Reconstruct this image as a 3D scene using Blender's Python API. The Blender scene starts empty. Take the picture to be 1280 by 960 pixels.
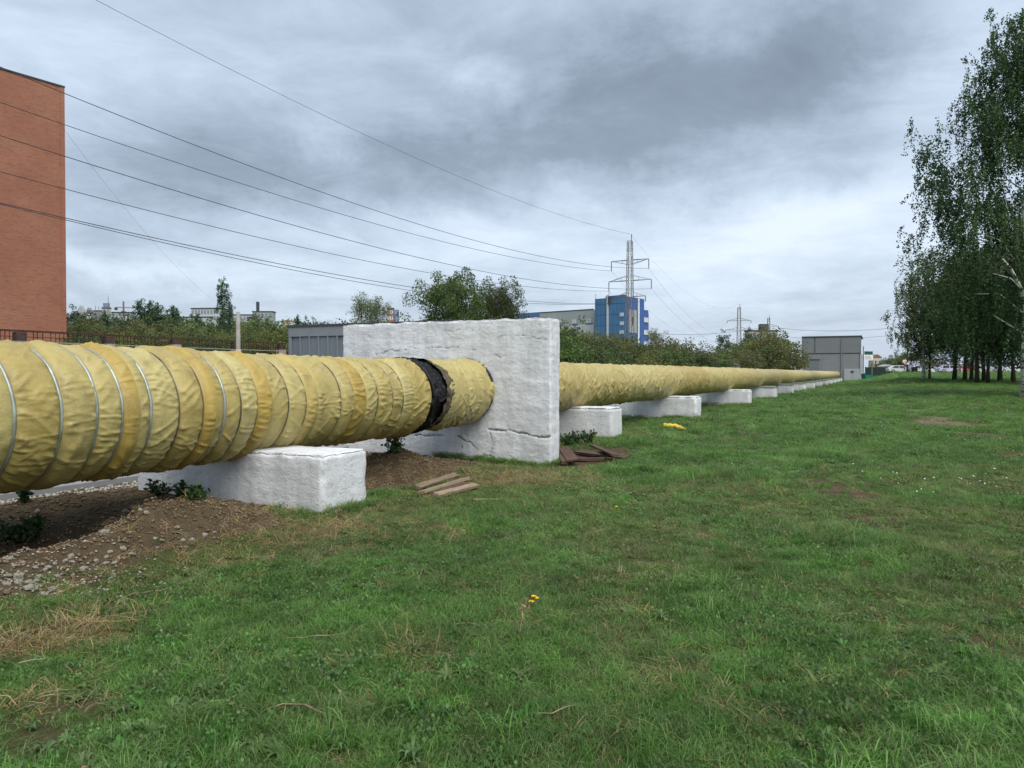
import bpy, bmesh, math, random
import numpy as np
from mathutils import Vector, Matrix

# ------------------------------------------------------------------ camera, sky, sun, exposure
C = bpy.context.scene.collection
SC = bpy.context.scene
EYE = 1.5
cam_d = bpy.data.cameras.new("camera"); cam = bpy.data.objects.new("camera", cam_d); C.objects.link(cam)
cam.location = (0, 0, EYE)
cam.rotation_euler = (math.radians(90 - 0.835), 0, 0)
cam_d.sensor_width = 36; cam_d.lens = 27.0; cam_d.clip_start = 0.1; cam_d.clip_end = 6000
SC.camera = cam
SC.view_settings.view_transform = 'Standard'; SC.view_settings.look = 'None'
SC.view_settings.exposure = 1.4; SC.view_settings.gamma = 1.0
SC.cycles.use_denoising = True
SC.cycles.max_bounces = 6; SC.cycles.diffuse_bounces = 3; SC.cycles.transmission_bounces = 3
SC.cycles.transparent_max_bounces = 6; SC.cycles.caustics_reflective = False; SC.cycles.caustics_refractive = False

def setin(node, key, v, nt):
    s = node.inputs[key]
    if isinstance(v, bpy.types.NodeSocket): nt.links.new(v, s)
    else: s.default_value = v
def nd(nt, typ, ins=None, out=0, **props):
    n = nt.nodes.new(typ)
    for k, v in props.items(): setattr(n, k, v)
    for k, v in (ins or {}).items(): setin(n, k, v, nt)
    return n.outputs[out]
def mth(nt, op, a, b=None, c=None, clamp=False):
    ins = {0: a}
    if b is not None: ins[1] = b
    if c is not None: ins[2] = c
    return nd(nt, 'ShaderNodeMath', ins, operation=op, use_clamp=clamp)
def mixc(nt, f, a, b, blend='MIX'):
    n = nt.nodes.new('ShaderNodeMix'); n.data_type = 'RGBA'; n.blend_type = blend
    setin(n, 0, f, nt); setin(n, 6, a, nt); setin(n, 7, b, nt)
    return n.outputs[2]
def c4(*c): return (c[0], c[1], c[2], 1.0)
def ramp(nt, f, stops, interp='LINEAR'):
    n = nt.nodes.new('ShaderNodeValToRGB'); n.color_ramp.interpolation = interp
    el = n.color_ramp.elements
    while len(el) < len(stops): el.new(0.5)
    for e, (p, col) in zip(el, stops):
        e.position = p; e.color = col if len(col) == 4 else c4(*col)
    nt.links.new(f, n.inputs[0]); return n.outputs[0]
def noise(nt, vec, scale, detail=4, rough=0.55, dist=0.0):
    ins = {'Scale': scale, 'Detail': detail, 'Roughness': rough, 'Distortion': dist}
    if vec is not None: ins['Vector'] = vec
    return nd(nt, 'ShaderNodeTexNoise', ins)

SUN_EL, SUN_AZ = math.radians(55), math.radians(152)     # azimuth clockwise from +Y (view direction)
world = bpy.data.worlds.new("World"); SC.world = world; world.use_nodes = True
def build_world():
    nt = world.node_tree; nt.nodes.clear()
    out = nt.nodes.new('ShaderNodeOutputWorld'); bg = nt.nodes.new('ShaderNodeBackground')
    nt.links.new(bg.outputs[0], out.inputs[0]); bg.inputs[1].default_value = 0.1
    sky = nt.nodes.new('ShaderNodeTexSky'); sky.sky_type = 'NISHITA'; sky.sun_disc = False
    sky.sun_elevation = SUN_EL; sky.sun_rotation = SUN_AZ; sky.air_density = 1.2; sky.dust_density = 2.0
    tc = nd(nt, 'ShaderNodeTexCoord', out=0)
    sep = nt.nodes.new('ShaderNodeSeparateXYZ'); nt.links.new(tc, sep.inputs[0])
    x, y, z = sep.outputs
    zc = mth(nt, 'MAXIMUM', z, 0.0)
    den = mth(nt, 'ADD', zc, 0.16)
    u = mth(nt, 'DIVIDE', x, den); v = mth(nt, 'DIVIDE', y, den)
    p = nd(nt, 'ShaderNodeCombineXYZ', {0: u, 1: v, 2: 0.0})
    # clouds on a layer overhead: drawn in the layer's own plane, so they shrink and flatten to the horizon
    warp = nd(nt, 'ShaderNodeTexNoise', {'Vector': p, 'Scale': 0.7, 'Detail': 3.0, 'Roughness': 0.5}, out=1)
    wv = nd(nt, 'ShaderNodeVectorMath', {0: warp, 1: (0.5, 0.5, 0.5)}, operation='SUBTRACT')
    wv = nd(nt, 'ShaderNodeVectorMath', {0: wv, 'Scale': 0.9}, operation='SCALE')
    pw = nd(nt, 'ShaderNodeVectorMath', {0: p, 1: wv}, operation='ADD')
    n1 = noise(nt, pw, 0.95, 5, 0.5)
    n2 = noise(nt, pw, 2.9, 9, 0.66, 0.25)
    dens = mth(nt, 'ADD', mth(nt, 'MULTIPLY', mth(nt, 'SUBTRACT', n1, 0.5), 0.75), mth(nt, 'MULTIPLY', mth(nt, 'SUBTRACT', n2, 0.5), 0.68))
    # big cloud masses: azimuth / elevation of each, with ragged edges from the warp
    az = mth(nt, 'ARCTAN2', x, y); el = mth(nt, 'ARCSINE', z)
    ws = nt.nodes.new('ShaderNodeSeparateXYZ')
    w2 = nd(nt, 'ShaderNodeTexNoise', {'Vector': tc, 'Scale': 4.5, 'Detail': 8.0, 'Roughness': 0.64}, out=1)
    nt.links.new(w2, ws.inputs[0])
    azw = mth(nt, 'ADD', az, mth(nt, 'MULTIPLY', mth(nt, 'SUBTRACT', ws.outputs[0], 0.5), 0.34))
    elw = mth(nt, 'ADD', el, mth(nt, 'MULTIPLY', mth(nt, 'SUBTRACT', ws.outputs[1], 0.5), 0.17))
    def blob(px, py, sx, sy, amp, tilt=0.0):
        a0 = math.atan((px - 640) / 960); e0 = math.atan((466 - py) / math.hypot(960, px - 640))
        da = mth(nt, 'SUBTRACT', azw, a0); de = mth(nt, 'SUBTRACT', elw, e0)
        de = mth(nt, 'SUBTRACT', de, mth(nt, 'MULTIPLY', da, tilt))
        a = mth(nt, 'MULTIPLY', da, 960.0 / sx); e = mth(nt, 'MULTIPLY', de, 960.0 / sy)
        r2 = mth(nt, 'ADD', mth(nt, 'MULTIPLY', a, a), mth(nt, 'MULTIPLY', e, e))
        return mth(nt, 'MULTIPLY', mth(nt, 'EXPONENT', mth(nt, 'MULTIPLY', r2, -1.0)), amp)
    for b in BLOBS:
        dens = mth(nt, 'ADD', dens, blob(*b))
    cl = ramp(nt, mth(nt, 'ADD', mth(nt, 'MULTIPLY', dens, 0.9), 0.42), CLOUD_RAMP)
    # overcast sky: paler towards the horizon haze
    hz = mth(nt, 'EXPONENT', mth(nt, 'MULTIPLY', zc, -9.0))
    cl = mixc(nt, mth(nt, 'MULTIPLY', hz, 0.55), cl, c4(2.55, 2.95, 3.5))
    col = mixc(nt, 0.93, sky.outputs[0], cl)
    nt.links.new(col, bg.inputs[0])
# px, py, half widths in px, amount (positive = thicker, darker), tilt
BLOBS = [(850, 135, 210, 70, 0.46, 0.10), (1010, 50, 190, 60, 0.30, 0.05), (690, 185, 150, 24, 0.16), (330, 205, 200, 52, 0.34, -0.05), (500, 190, 170, 55, 0.22), (250, 110, 160, 40, 0.12),
         (500, 40, 200, 50, 0.10), (60, 40, 160, 60, -0.10), (1180, 60, 130, 60, -0.22), (395, 165, 50, 32, -0.26), (590, 100, 60, 20, -0.20), (640, 285, 420, 26, -0.10),
         (1040, 255, 220, 40, -0.28), (760, 330, 420, 44, -0.24), (190, 345, 130, 14, -0.26), (1110, 320, 160, 60, -0.16), (130, 260, 120, 40, 0.10)]
CLOUD_RAMP = [(0.0, (3.3, 3.7, 4.22)), (0.26, (2.5, 2.93, 3.48)), (0.5, (1.74, 2.09, 2.58)), (0.75, (1.06, 1.30, 1.62)), (1.0, (0.77, 0.95, 1.18))]
build_world()
sun_d = bpy.data.lights.new("sun", 'SUN'); sun = bpy.data.objects.new("sun", sun_d); C.objects.link(sun)
sun_d.energy = 1.5; sun_d.angle = math.radians(50); sun_d.color = (1.0, 0.965, 0.91)
sdir = Vector((math.sin(SUN_AZ) * math.cos(SUN_EL), math.cos(SUN_AZ) * math.cos(SUN_EL), math.sin(SUN_EL)))
sun.rotation_euler = sdir.to_track_quat('Z', 'Y').to_euler()
sun.location = (20, -20, 60)

# ------------------------------------------------------------------ helpers
rng = np.random.default_rng(7); random.seed(7)
PI = math.pi
A = math.radians(25.5)
DX, DY = math.sin(A), math.cos(A)              # along the pipe
NX, NY = -DY, DX                               # across it, to the left
def W(s, n, z=0.0): return (DX * s + NX * n, DY * s + NY * n, z)
def Wn(s, n, z): return np.stack([DX * s + NX * n, DY * s + NY * n, z + 0 * s], -1)
def SN(x, y): return DX * x + DY * y, NX * x + NY * y
def at(px, py, Y): return Vector(((px - 640) / 960 * Y, Y, EYE + (466 - py) / 960 * Y))
PIPE_N = 6.65

_perm = np.random.default_rng(3).permutation(512).astype(np.int64)
_perm = np.concatenate([_perm, _perm, _perm])
_grad = np.random.default_rng(4).normal(size=(512, 3)); _grad /= np.linalg.norm(_grad, axis=1)[:, None]
def pn(x, y=0.0, z=0.0):
    x, y, z = np.broadcast_arrays(np.asarray(x, float), np.asarray(y, float), np.asarray(z, float))
    xi, yi, zi = np.floor(x).astype(np.int64), np.floor(y).astype(np.int64), np.floor(z).astype(np.int64)
    xf, yf, zf = x - xi, y - yi, z - zi
    u, v, w = [t * t * t * (t * (t * 6 - 15) + 10) for t in (xf, yf, zf)]
    def g(i, j, k):
        h = _perm[(_perm[(_perm[(xi + i) & 511] + yi + j) & 511] + zi + k) & 511]
        gr = _grad[h]
        return gr[..., 0] * (xf - i) + gr[..., 1] * (yf - j) + gr[..., 2] * (zf - k)
    def l(a, b, t): return a + t * (b - a)
    return 1.4 * l(l(l(g(0,0,0), g(1,0,0), u), l(g(0,1,0), g(1,1,0), u), v), l(l(g(0,0,1), g(1,0,1), u), l(g(0,1,1), g(1,1,1), u), v), w)
def fbm(x, y=0.0, z=0.0, o=4):
    r = 0; a = 1.0
    for i in range(o):
        r = r + a * pn(np.asarray(x) * 2**i + 17.3 * i, np.asarray(y) * 2**i + 5.1 * i, np.asarray(z) * 2**i); a *= 0.5
    return r
def sm(t): t = np.clip(t, 0, 1); return t * t * (3 - 2 * t)

def tag(o, label=None, cat=None, group=None, kind=None):
    if label: o['label'] = label
    if cat: o['category'] = cat
    if group: o['group'] = group
    if kind: o['kind'] = kind
    return o
def empty(name, loc=(0, 0, 0), rz=0.0):
    o = bpy.data.objects.new(name, None); C.objects.link(o); o.location = loc; o.rotation_euler = (0, 0, rz)
    o.empty_display_size = 0.1
    return o
def thing(name, label, cat, loc=(0, 0, 0), rz=0.0, group=None): return tag(empty(name, loc, rz), label, cat, group)
def link(name, me, m=None, parent=None):
    o = bpy.data.objects.new(name, me); C.objects.link(o)
    if m is not None and not me.materials: me.materials.append(m)
    if parent is not None: o.parent = parent
    return o
def mesh_np(name, V, F, m=None, parent=None, smooth=False, attrs=None, only_mesh=False):
    V = np.asarray(V, np.float32).reshape(-1, 3); F = np.asarray(F, np.int32)
    me = bpy.data.meshes.new(name)
    k = F.shape[1]
    me.vertices.add(len(V)); me.vertices.foreach_set('co', V.ravel())
    me.loops.add(F.size); me.loops.foreach_set('vertex_index', F.ravel())
    me.polygons.add(len(F)); me.polygons.foreach_set('loop_start', np.arange(0, F.size, k, dtype=np.int32))
    me.polygons.foreach_set('loop_total', np.full(len(F), k, np.int32))
    if smooth: me.polygons.foreach_set('use_smooth', np.ones(len(F), bool))
    for an, av in (attrs or {}).items():
        av = np.asarray(av, np.float32)
        at_ = me.attributes.new(an, 'FLOAT', 'POINT'); at_.data.foreach_set('value', av)
    me.update(calc_edges=True); me.validate()
    if only_mesh:
        if m is not None: me.materials.append(m)
        return me
    return link(name, me, m, parent)

class MB:
    """collects simple shapes into one mesh"""
    def __init__(s): s.v = []; s.f = []; s.n = 0
    def add(s, V, F):
        V = [tuple(v) for v in V]; s.f += [tuple(i + s.n for i in f) for f in F]; s.v += V; s.n += len(V); return s
    def box(s, x0, x1, y0, y1, z0, z1, M=None):
        V = [(x0,y0,z0),(x1,y0,z0),(x1,y1,z0),(x0,y1,z0),(x0,y0,z1),(x1,y0,z1),(x1,y1,z1),(x0,y1,z1)]
        if M is not None: V = [M @ Vector(v) for v in V]
        return s.add(V, [(0,3,2,1),(4,5,6,7),(0,1,5,4),(1,2,6,5),(2,3,7,6),(3,0,4,7)])
    def bar(s, a, b, r, r2=None, k=4):
        a, b = Vector(a), Vector(b); r2 = r if r2 is None else r2
        q = (b - a).to_track_quat('Z', 'Y')
        V = []
        for p, rr in ((a, r), (b, r2)):
            for i in range(k):
                t = 2 * PI * (i + 0.5) / k; V.append(p + q @ Vector((rr * math.cos(t), rr * math.sin(t), 0)))
        F = [(i, (i + 1) % k, k + (i + 1) % k, k + i) for i in range(k)] + [tuple(range(k))[::-1], tuple(range(k, 2 * k))]
        return s.add(V, F)
    def tube(s, P, R, k=6):
        P = [Vector(p) for p in P]
        if not hasattr(R, '__len__'): R = [R] * len(P)
        V = []; up = Vector((0, 0, 1)); prev = None
        for i, p in enumerate(P):
            t = (P[min(i + 1, len(P) - 1)] - P[max(i - 1, 0)]).normalized()
            if prev is None: a = t.cross(up) if abs(t.dot(up)) < 0.95 else t.cross(Vector((1, 0, 0)))
            else: a = prev - t * prev.dot(t)
            a.normalize(); b = t.cross(a); prev = a
            for j in range(k):
                th = 2 * PI * j / k; V.append(p + (a * math.cos(th) + b * math.sin(th)) * R[i])
        F = []
        for i in range(len(P) - 1):
            for j in range(k):
                F.append((i*k + j, i*k + (j+1) % k, (i+1)*k + (j+1) % k, (i+1)*k + j))
        F += [tuple(range(k))[::-1], tuple(range((len(P)-1)*k, len(P)*k))]
        return s.add(V, F)
    def prism(s, prof, y0, y1, M=None):
        """profile in x,z run along y"""
        k = len(prof)
        V = [(x, y0, z) for x, z in prof] + [(x, y1, z) for x, z in prof]
        if M is not None: V = [M @ Vector(v) for v in V]
        F = [(i, (i+1) % k, k + (i+1) % k, k + i) for i in range(k)] + [tuple(range(k))[::-1], tuple(range(k, 2*k))]
        return s.add(V, F)
    def mesh(s, name, m=None, smooth=False, bevel=0.0):
        me = bpy.data.meshes.new(name)
        bm = bmesh.new()
        vs = [bm.verts.new(v) for v in s.v]
        for f in s.f:
            try: bm.faces.new([vs[i] for i in f])
            except ValueError: pass
        bmesh.ops.recalc_face_normals(bm, faces=bm.faces[:])
        if bevel: bmesh.ops.bevel(bm, geom=bm.edges[:], offset=bevel, segments=2, affect='EDGES', profile=0.5)
        for f in bm.faces: f.smooth = smooth
        bm.to_mesh(me); bm.free()
        if m is not None: me.materials.append(m)
        return me
    def build(s, name, m=None, parent=None, smooth=False, bevel=0.0):
        return link(name, s.mesh(name, m, smooth, bevel), None, parent)
def copy_tree(o, parent=None):
    c = o.copy(); C.objects.link(c)
    if parent is not None: c.parent = parent
    for ch in list(o.children): copy_tree(ch, c)
    return c

# ------------------------------------------------------------------ materials
def new_mat(name):
    m = bpy.data.materials.new(name); m.use_nodes = True; nt = m.node_tree
    b = nt.nodes['Principled BSDF']; return m, nt, b
def mat(name, col, rough=0.8, var=0.25, scale=6.0, col2=None, bump=0.0, bscale=40.0, metal=0.0, spec=0.3, coord=3, stretch=None, detail=5):
    m, nt, b = new_mat(name)
    v = nd(nt, 'ShaderNodeTexCoord', out=coord)
    if stretch: v = nd(nt, 'ShaderNodeMapping', {'Vector': v, 'Scale': stretch})
    f = noise(nt, v, scale, detail, 0.6)
    f = mth(nt, 'MULTIPLY_ADD', f, 2.2, -0.6, clamp=True)
    c2 = col2 or tuple(c * (1 - var) for c in col)
    c1 = col if col2 else tuple(min(1, c * (1 + var * 0.6)) for c in col)
    setin(b, 'Base Color', mixc(nt, f, c4(*c1), c4(*c2)), nt)
    setin(b, 'Roughness', rough, nt); b.inputs['Metallic'].default_value = metal
    b.inputs['Specular IOR Level'].default_value = spec
    if bump:
        h = noise(nt, v, bscale, 6, 0.65)
        bn = nd(nt, 'ShaderNodeBump', {'Height': h, 'Strength': 0.9, 'Distance': bump})
        nt.links.new(bn, b.inputs['Normal'])
    return m
def attr(nt, name, typ='GEOMETRY', out=2): 
    n = nt.nodes.new('ShaderNodeAttribute'); n.attribute_name = name; n.attribute_type = typ
    return n.outputs[out]
def leaf_mat(name, c1, c2, c3=None, rough=0.55, trans=0.35, inst=False):
    m, nt, b = new_mat(name)
    r = attr(nt, 'rnd')
    stops = [(0.0, c1), (0.6, c2)] + ([(1.0, c3)] if c3 else [(1.0, c2)])
    col = ramp(nt, r, stops)
    oi = nd(nt, 'ShaderNodeObjectInfo', out=5)
    hsv = nd(nt, 'ShaderNodeHueSaturation', {'Hue': mth(nt, 'MULTIPLY_ADD', oi, 0.03, 0.485), 'Saturation': mth(nt, 'MULTIPLY_ADD', oi, 0.25, 0.85),
        'Value': mth(nt, 'MULTIPLY_ADD', oi, 0.4, 0.8), 'Color': col})
    if inst:
        t = attr(nt, 'tint', 'INSTANCER')
        hsv = mixc(nt, 1.0, hsv, nd(nt, 'ShaderNodeCombineColor', {0: attr(nt, 'lum', 'INSTANCER'), 1: attr(nt, 'lum', 'INSTANCER'), 2: attr(nt, 'lum', 'INSTANCER')}), 'MULTIPLY')
        hsv = mixc(nt, t, hsv, c4(0.25, 0.215, 0.10))
    setin(b, 'Base Color', hsv, nt); b.inputs['Roughness'].default_value = rough
    b.inputs['Specular IOR Level'].default_value = 0.25
    tr = nt.nodes.new('ShaderNodeBsdfTranslucent'); nt.links.new(hsv, tr.inputs[0])
    mx = nt.nodes.new('ShaderNodeMixShader'); mx.inputs[0].default_value = trans
    nt.links.new(b.outputs[0], mx.inputs[1]); nt.links.new(tr.outputs[0], mx.inputs[2])
    nt.links.new(mx.outputs[0], nt.nodes['Material Output'].inputs[0])
    return m

def fabric_mat(name, c1, c2, dust, crease=0.25):
    m, nt, b = new_mat(name)
    v = nd(nt, 'ShaderNodeTexCoord', out=3)
    f1 = noise(nt, v, 2.2, 5, 0.6); f2 = noise(nt, v, 22.0, 4, 0.6)
    col = mixc(nt, mth(nt, 'MULTIPLY_ADD', f1, 2.4, -0.7, clamp=True), c4(*c1), c4(*c2))
    col = mixc(nt, mth(nt, 'MULTIPLY_ADD', f2, 1.6, -0.62, clamp=True), col, c4(*dust))
    runs = noise(nt, nd(nt, 'ShaderNodeMapping', {'Vector': v, 'Scale': (2.6, 2.6, 0.55)}), 2.4, 6, 0.7)
    col = mixc(nt, mth(nt, 'MULTIPLY_ADD', runs, 2.6, -1.24, clamp=True), col, c4(0.22, 0.17, 0.075))
    oi = nd(nt, 'ShaderNodeObjectInfo', out=5)
    col = nd(nt, 'ShaderNodeHueSaturation', {'Hue': mth(nt, 'MULTIPLY_ADD', oi, 0.012, 0.494), 'Saturation': mth(nt, 'MULTIPLY_ADD', oi, -0.14, 1.02), 'Value': mth(nt, 'MULTIPLY_ADD', oi, 0.22, 0.90), 'Color': col})
    setin(b, 'Base Color', col, nt); b.inputs['Roughness'].default_value = 0.48
    b.inputs['Specular IOR Level'].default_value = 0.38
    # small creases of coated cloth
    w = nd(nt, 'ShaderNodeMapping', {'Vector': v, 'Rotation': (0, 0, -A), 'Scale': (1.0, 0.45, 1.0)})
    cr = nd(nt, 'ShaderNodeTexNoise', {'Vector': w, 'Scale': 16.0, 'Detail': 3.0, 'Roughness': 0.5, 'Distortion': 1.2})
    cr = mth(nt, 'ABSOLUTE', mth(nt, 'SUBTRACT', cr, 0.5))
    cr2 = noise(nt, v, 70.0, 3, 0.6)
    h = mth(nt, 'ADD', mth(nt, 'MULTIPLY', mth(nt, 'MINIMUM', cr, 0.10), 3.0 * crease), mth(nt, 'MULTIPLY', cr2, 0.05 + 0.12 * crease))
    bn = nd(nt, 'ShaderNodeBump', {'Height': h, 'Strength': 0.6, 'Distance': 0.02})
    nt.links.new(bn, b.inputs['Normal'])
    return m
M = {}
M['fabric'] = fabric_mat('faded_yellow_fabric', (0.40, 0.322, 0.102), (0.345, 0.27, 0.074), (0.42, 0.355, 0.14))
M['fabric_new'] = fabric_mat('strong_yellow_fabric', (0.43, 0.32, 0.075), (0.38, 0.272, 0.055), (0.43, 0.335, 0.11))
M['fabric_far'] = fabric_mat('yellow_fabric', (0.44, 0.355, 0.12), (0.355, 0.275, 0.078), (0.49, 0.42, 0.19), 1.0)
M['strap'] = mat('galvanised_strap', (0.36, 0.40, 0.36), 0.5, 0.4, 8.0, metal=0.55, spec=0.5)
M['wire'] = mat('dull_wire', (0.14, 0.135, 0.11), 0.55, 0.4, 10.0, metal=0.4)
M['tar'] = mat('tar', (0.006, 0.0055, 0.005), 0.36, 0.5, 14.0, bump=0.02, bscale=26)
M['felt'] = mat('brown_felt', (0.17, 0.135, 0.085), 0.95, 0.6, 18.0, col2=(0.05, 0.04, 0.028), bump=0.02, bscale=45)

def lime_mat():
    m, nt, b = new_mat('white_limewash')
    v = nd(nt, 'ShaderNodeTexCoord', out=3)
    g = nd(nt, 'ShaderNodeNewGeometry', out=0)
    f = noise(nt, g, 2.3, 6, 0.62); f2 = noise(nt, g, 26, 5, 0.7)
    col = mixc(nt, mth(nt, 'MULTIPLY_ADD', f, 2.2, -0.62, clamp=True), c4(0.74, 0.75, 0.77), c4(0.56, 0.565, 0.57))
    pit = mth(nt, 'MULTIPLY', mth(nt, 'MAXIMUM', mth(nt, 'GREATER_THAN', f2, 0.63), mth(nt, 'GREATER_THAN', noise(nt, g, 75, 4, 0.7), 0.66)), 0.6)
    col = mixc(nt, pit, col, c4(0.36, 0.36, 0.35))
    stk = noise(nt, nd(nt, 'ShaderNodeMapping', {'Vector': g, 'Scale': (6.0, 6.0, 0.5)}), 1.3, 5, 0.65)
    col = mixc(nt, mth(nt, 'MULTIPLY_ADD', stk, 1.6, -0.72, clamp=True), col, c4(0.40, 0.40, 0.39))
    cr = attr(nt, 'crack')
    f3 = noise(nt, g, 9.0, 4, 0.6)
    col = mixc(nt, mth(nt, 'MULTIPLY', cr, mth(nt, 'MULTIPLY_ADD', f3, 2.4, -0.3, clamp=True)), col, c4(0.10, 0.09, 0.08))
    soil = attr(nt, 'splash')
    col = mixc(nt, mth(nt, 'MULTIPLY', soil, mth(nt, 'MULTIPLY_ADD', noise(nt, g, 7.0, 5, 0.7), 2.2, -0.65, clamp=True)), col, c4(0.30, 0.265, 0.21))
    setin(b, 'Base Color', col, nt); b.inputs['Roughness'].default_value = 0.92; b.inputs['Specular IOR Level'].default_value = 0.15
    fl = nd(nt, 'ShaderNodeMapping', {'Vector': g, 'Scale': (1.0, 1.0, 1.9)})
    fl1 = mth(nt, 'MULTIPLY_ADD', noise(nt, fl, 4.5, 6, 0.62, 0.4), 14.0, -7.4, clamp=True); fl2 = mth(nt, 'MULTIPLY_ADD', noise(nt, fl, 11.0, 5, 0.65, 0.4), 12.0, -6.6, clamp=True)
    h = mth(nt, 'ADD', mth(nt, 'MULTIPLY', noise(nt, g, 55, 6, 0.72), 0.8), mth(nt, 'ADD', mth(nt, 'MULTIPLY', fl1, 0.28), mth(nt, 'MULTIPLY', fl2, 0.22)))
    dent = mth(nt, 'MULTIPLY_ADD', noise(nt, g, 17, 5, 0.62, 0.5), -16.0, 9.9, clamp=True)
    h = mth(nt, 'ADD', h, mth(nt, 'MULTIPLY', dent, 0.25))
    bn = nd(nt, 'ShaderNodeBump', {'Height': h, 'Strength': 0.9, 'Distance': 0.0105})
    nt.links.new(bn, b.inputs['Normal'])
    return m
M['lime'] = lime_mat()

def brick_mat():
    m, nt, b = new_mat('red_brick')
    v = nd(nt, 'ShaderNodeTexCoord', out=3)
    sp = nt.nodes.new('ShaderNodeSeparateXYZ'); nt.links.new(v, sp.inputs[0])
    uv = nd(nt, 'ShaderNodeCombineXYZ', {0: sp.outputs[1], 1: sp.outputs[2], 2: 0.0})
    br = nt.nodes.new('ShaderNodeTexBrick')
    for k, vv in {'Vector': uv, 'Color1': c4(0.30, 0.105, 0.055), 'Color2': c4(0.145, 0.042, 0.027), 'Mortar': c4(0.30, 0.17, 0.125), 'Scale': 1.0, 'Mortar Size': 0.014,
                  'Brick Width': 0.26, 'Row Height': 0.078, 'Bias': -0.1}.items(): setin(br, k, vv, nt)
    st = nd(nt, 'ShaderNodeMapping', {'Vector': uv, 'Scale': (0.55, 4.5, 1.0)})
    f = noise(nt, st, 1.6, 8, 0.8)
    f2 = noise(nt, uv, 0.25, 4, 0.6)
    col = mixc(nt, mth(nt, 'MULTIPLY_ADD', f, 4.5, -1.9, clamp=True), br.outputs[0], c4(0.36, 0.15, 0.085))
    col = mixc(nt, mth(nt, 'MULTIPLY_ADD', f2, 1.6, -0.6, clamp=True), col, c4(0.21, 0.062, 0.036))
    setin(b, 'Base Color', col, nt); b.inputs['Roughness'].default_value = 0.9
    return m
M['brick'] = brick_mat()
M['trunk'] = mat('dark_bark', (0.075, 0.06, 0.046), 0.95, 0.5, 8.0, bump=0.04, bscale=14)
M['wood_grey'] = mat('twigs', (0.10, 0.085, 0.065), 0.95, 0.4, 8.0)
def birch_bark():
    m, nt, b = new_mat('birch_bark')
    v = nd(nt, 'ShaderNodeTexCoord', out=3)
    w = nd(nt, 'ShaderNodeMapping', {'Vector': v, 'Scale': (1.0, 1.0, 2.4)})
    f = noise(nt, w, 3.0, 5, 0.7)
    f2 = noise(nt, v, 1.2, 3, 0.6)
    k = mth(nt, 'GREATER_THAN', mth(nt, 'ADD', f, mth(nt, 'MULTIPLY', f2, 0.25)), 0.68)
    setin(b, 'Base Color', mixc(nt, k, c4(0.62, 0.60, 0.55), c4(0.04, 0.035, 0.03)), nt); b.inputs['Roughness'].default_value = 0.8
    return m
M['birch'] = birch_bark()
M['lf_birch'] = leaf_mat('birch_leaves', (0.026, 0.052, 0.021), (0.052, 0.092, 0.034), (0.09, 0.135, 0.05), trans=0.25)
M['lf_dark'] = leaf_mat('dark_leaves', (0.030, 0.058, 0.021), (0.056, 0.095, 0.031), (0.105, 0.12, 0.043), trans=0.25)
M['lf_bush'] = leaf_mat('bush_leaves', (0.085, 0.105, 0.032), (0.15, 0.165, 0.055), (0.23, 0.20, 0.085))
M['lf_green'] = leaf_mat('green_leaves', (0.06, 0.095, 0.03), (0.10, 0.145, 0.048), (0.16, 0.19, 0.075))
M['lf_mid'] = leaf_mat('mid_green_leaves', (0.05, 0.08, 0.027), (0.09, 0.125, 0.042), (0.16, 0.185, 0.075))
M['lf_pale'] = leaf_mat('grey_green_leaves', (0.09, 0.12, 0.05), (0.15, 0.18, 0.08), (0.23, 0.25, 0.13))
M['lf_conifer'] = leaf_mat('dark_green_crown', (0.03, 0.06, 0.03), (0.052, 0.092, 0.046), (0.08, 0.12, 0.06), trans=0.15)
M['grass'] = leaf_mat('grass', (0.058, 0.138, 0.024), (0.122, 0.25, 0.05), (0.24, 0.355, 0.12), 0.45, 0.42, inst=True)
M['broad'] = leaf_mat('weed_leaves', (0.055, 0.125, 0.03), (0.092, 0.19, 0.05), (0.15, 0.24, 0.085), 0.45, 0.4, inst=True)
M['straw'] = leaf_mat('straw', (0.18, 0.12, 0.05), (0.32, 0.23, 0.11), (0.42, 0.33, 0.18), 0.7, 0.2)
M['weed'] = leaf_mat('dark_weed_leaves', (0.02, 0.045, 0.012), (0.035, 0.075, 0.02), (0.06, 0.10, 0.03), 0.5, 0.25)
M['asphalt'] = mat('old_asphalt', (0.23, 0.23, 0.24), 0.9, 0.12, 1.5, bump=0.006, bscale=120)
M['concrete'] = mat('concrete', (0.38, 0.37, 0.35), 0.9, 0.25, 5.0, bump=0.01, bscale=50)
M['pole'] = mat('pole_concrete', (0.27, 0.26, 0.235), 0.9, 0.3, 4.0)
M['glass_far'] = mat('far_window_haze_tint', (0.22, 0.245, 0.27), 0.3, 0.2, 0.5)  # distance haze put into the colour: paler, less contrasty panes
M['stone'] = mat('pale_rubble', (0.36, 0.33, 0.275), 0.95, 0.45, 9.0, bump=0.01, bscale=40)
M['garage'] = mat('grey_painted_metal', (0.155, 0.175, 0.20), 0.5, 0.12, 1.2, spec=0.4)
M['garage_trim'] = mat('grey_fascia', (0.20, 0.215, 0.235), 0.55, 0.12, 1.2)
M['house_up'] = mat('grey_siding', (0.185, 0.19, 0.20), 0.75, 0.10, 0.6)
M['house_low'] = mat('grey_panel', (0.215, 0.223, 0.235), 0.75, 0.10, 0.6)
M['house_base'] = mat('pale_plaster', (0.36, 0.37, 0.40), 0.85, 0.12, 1.0)
M['dark_trim'] = mat('dark_grey_trim', (0.055, 0.06, 0.065), 0.6, 0.2, 3.0)
M['rust'] = mat('rusty_brown_steel', (0.062, 0.032, 0.022), 0.8, 0.5, 9.0)
M['post'] = mat('brown_brick_post', (0.07, 0.042, 0.034), 0.9, 0.4, 5.0)
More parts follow.
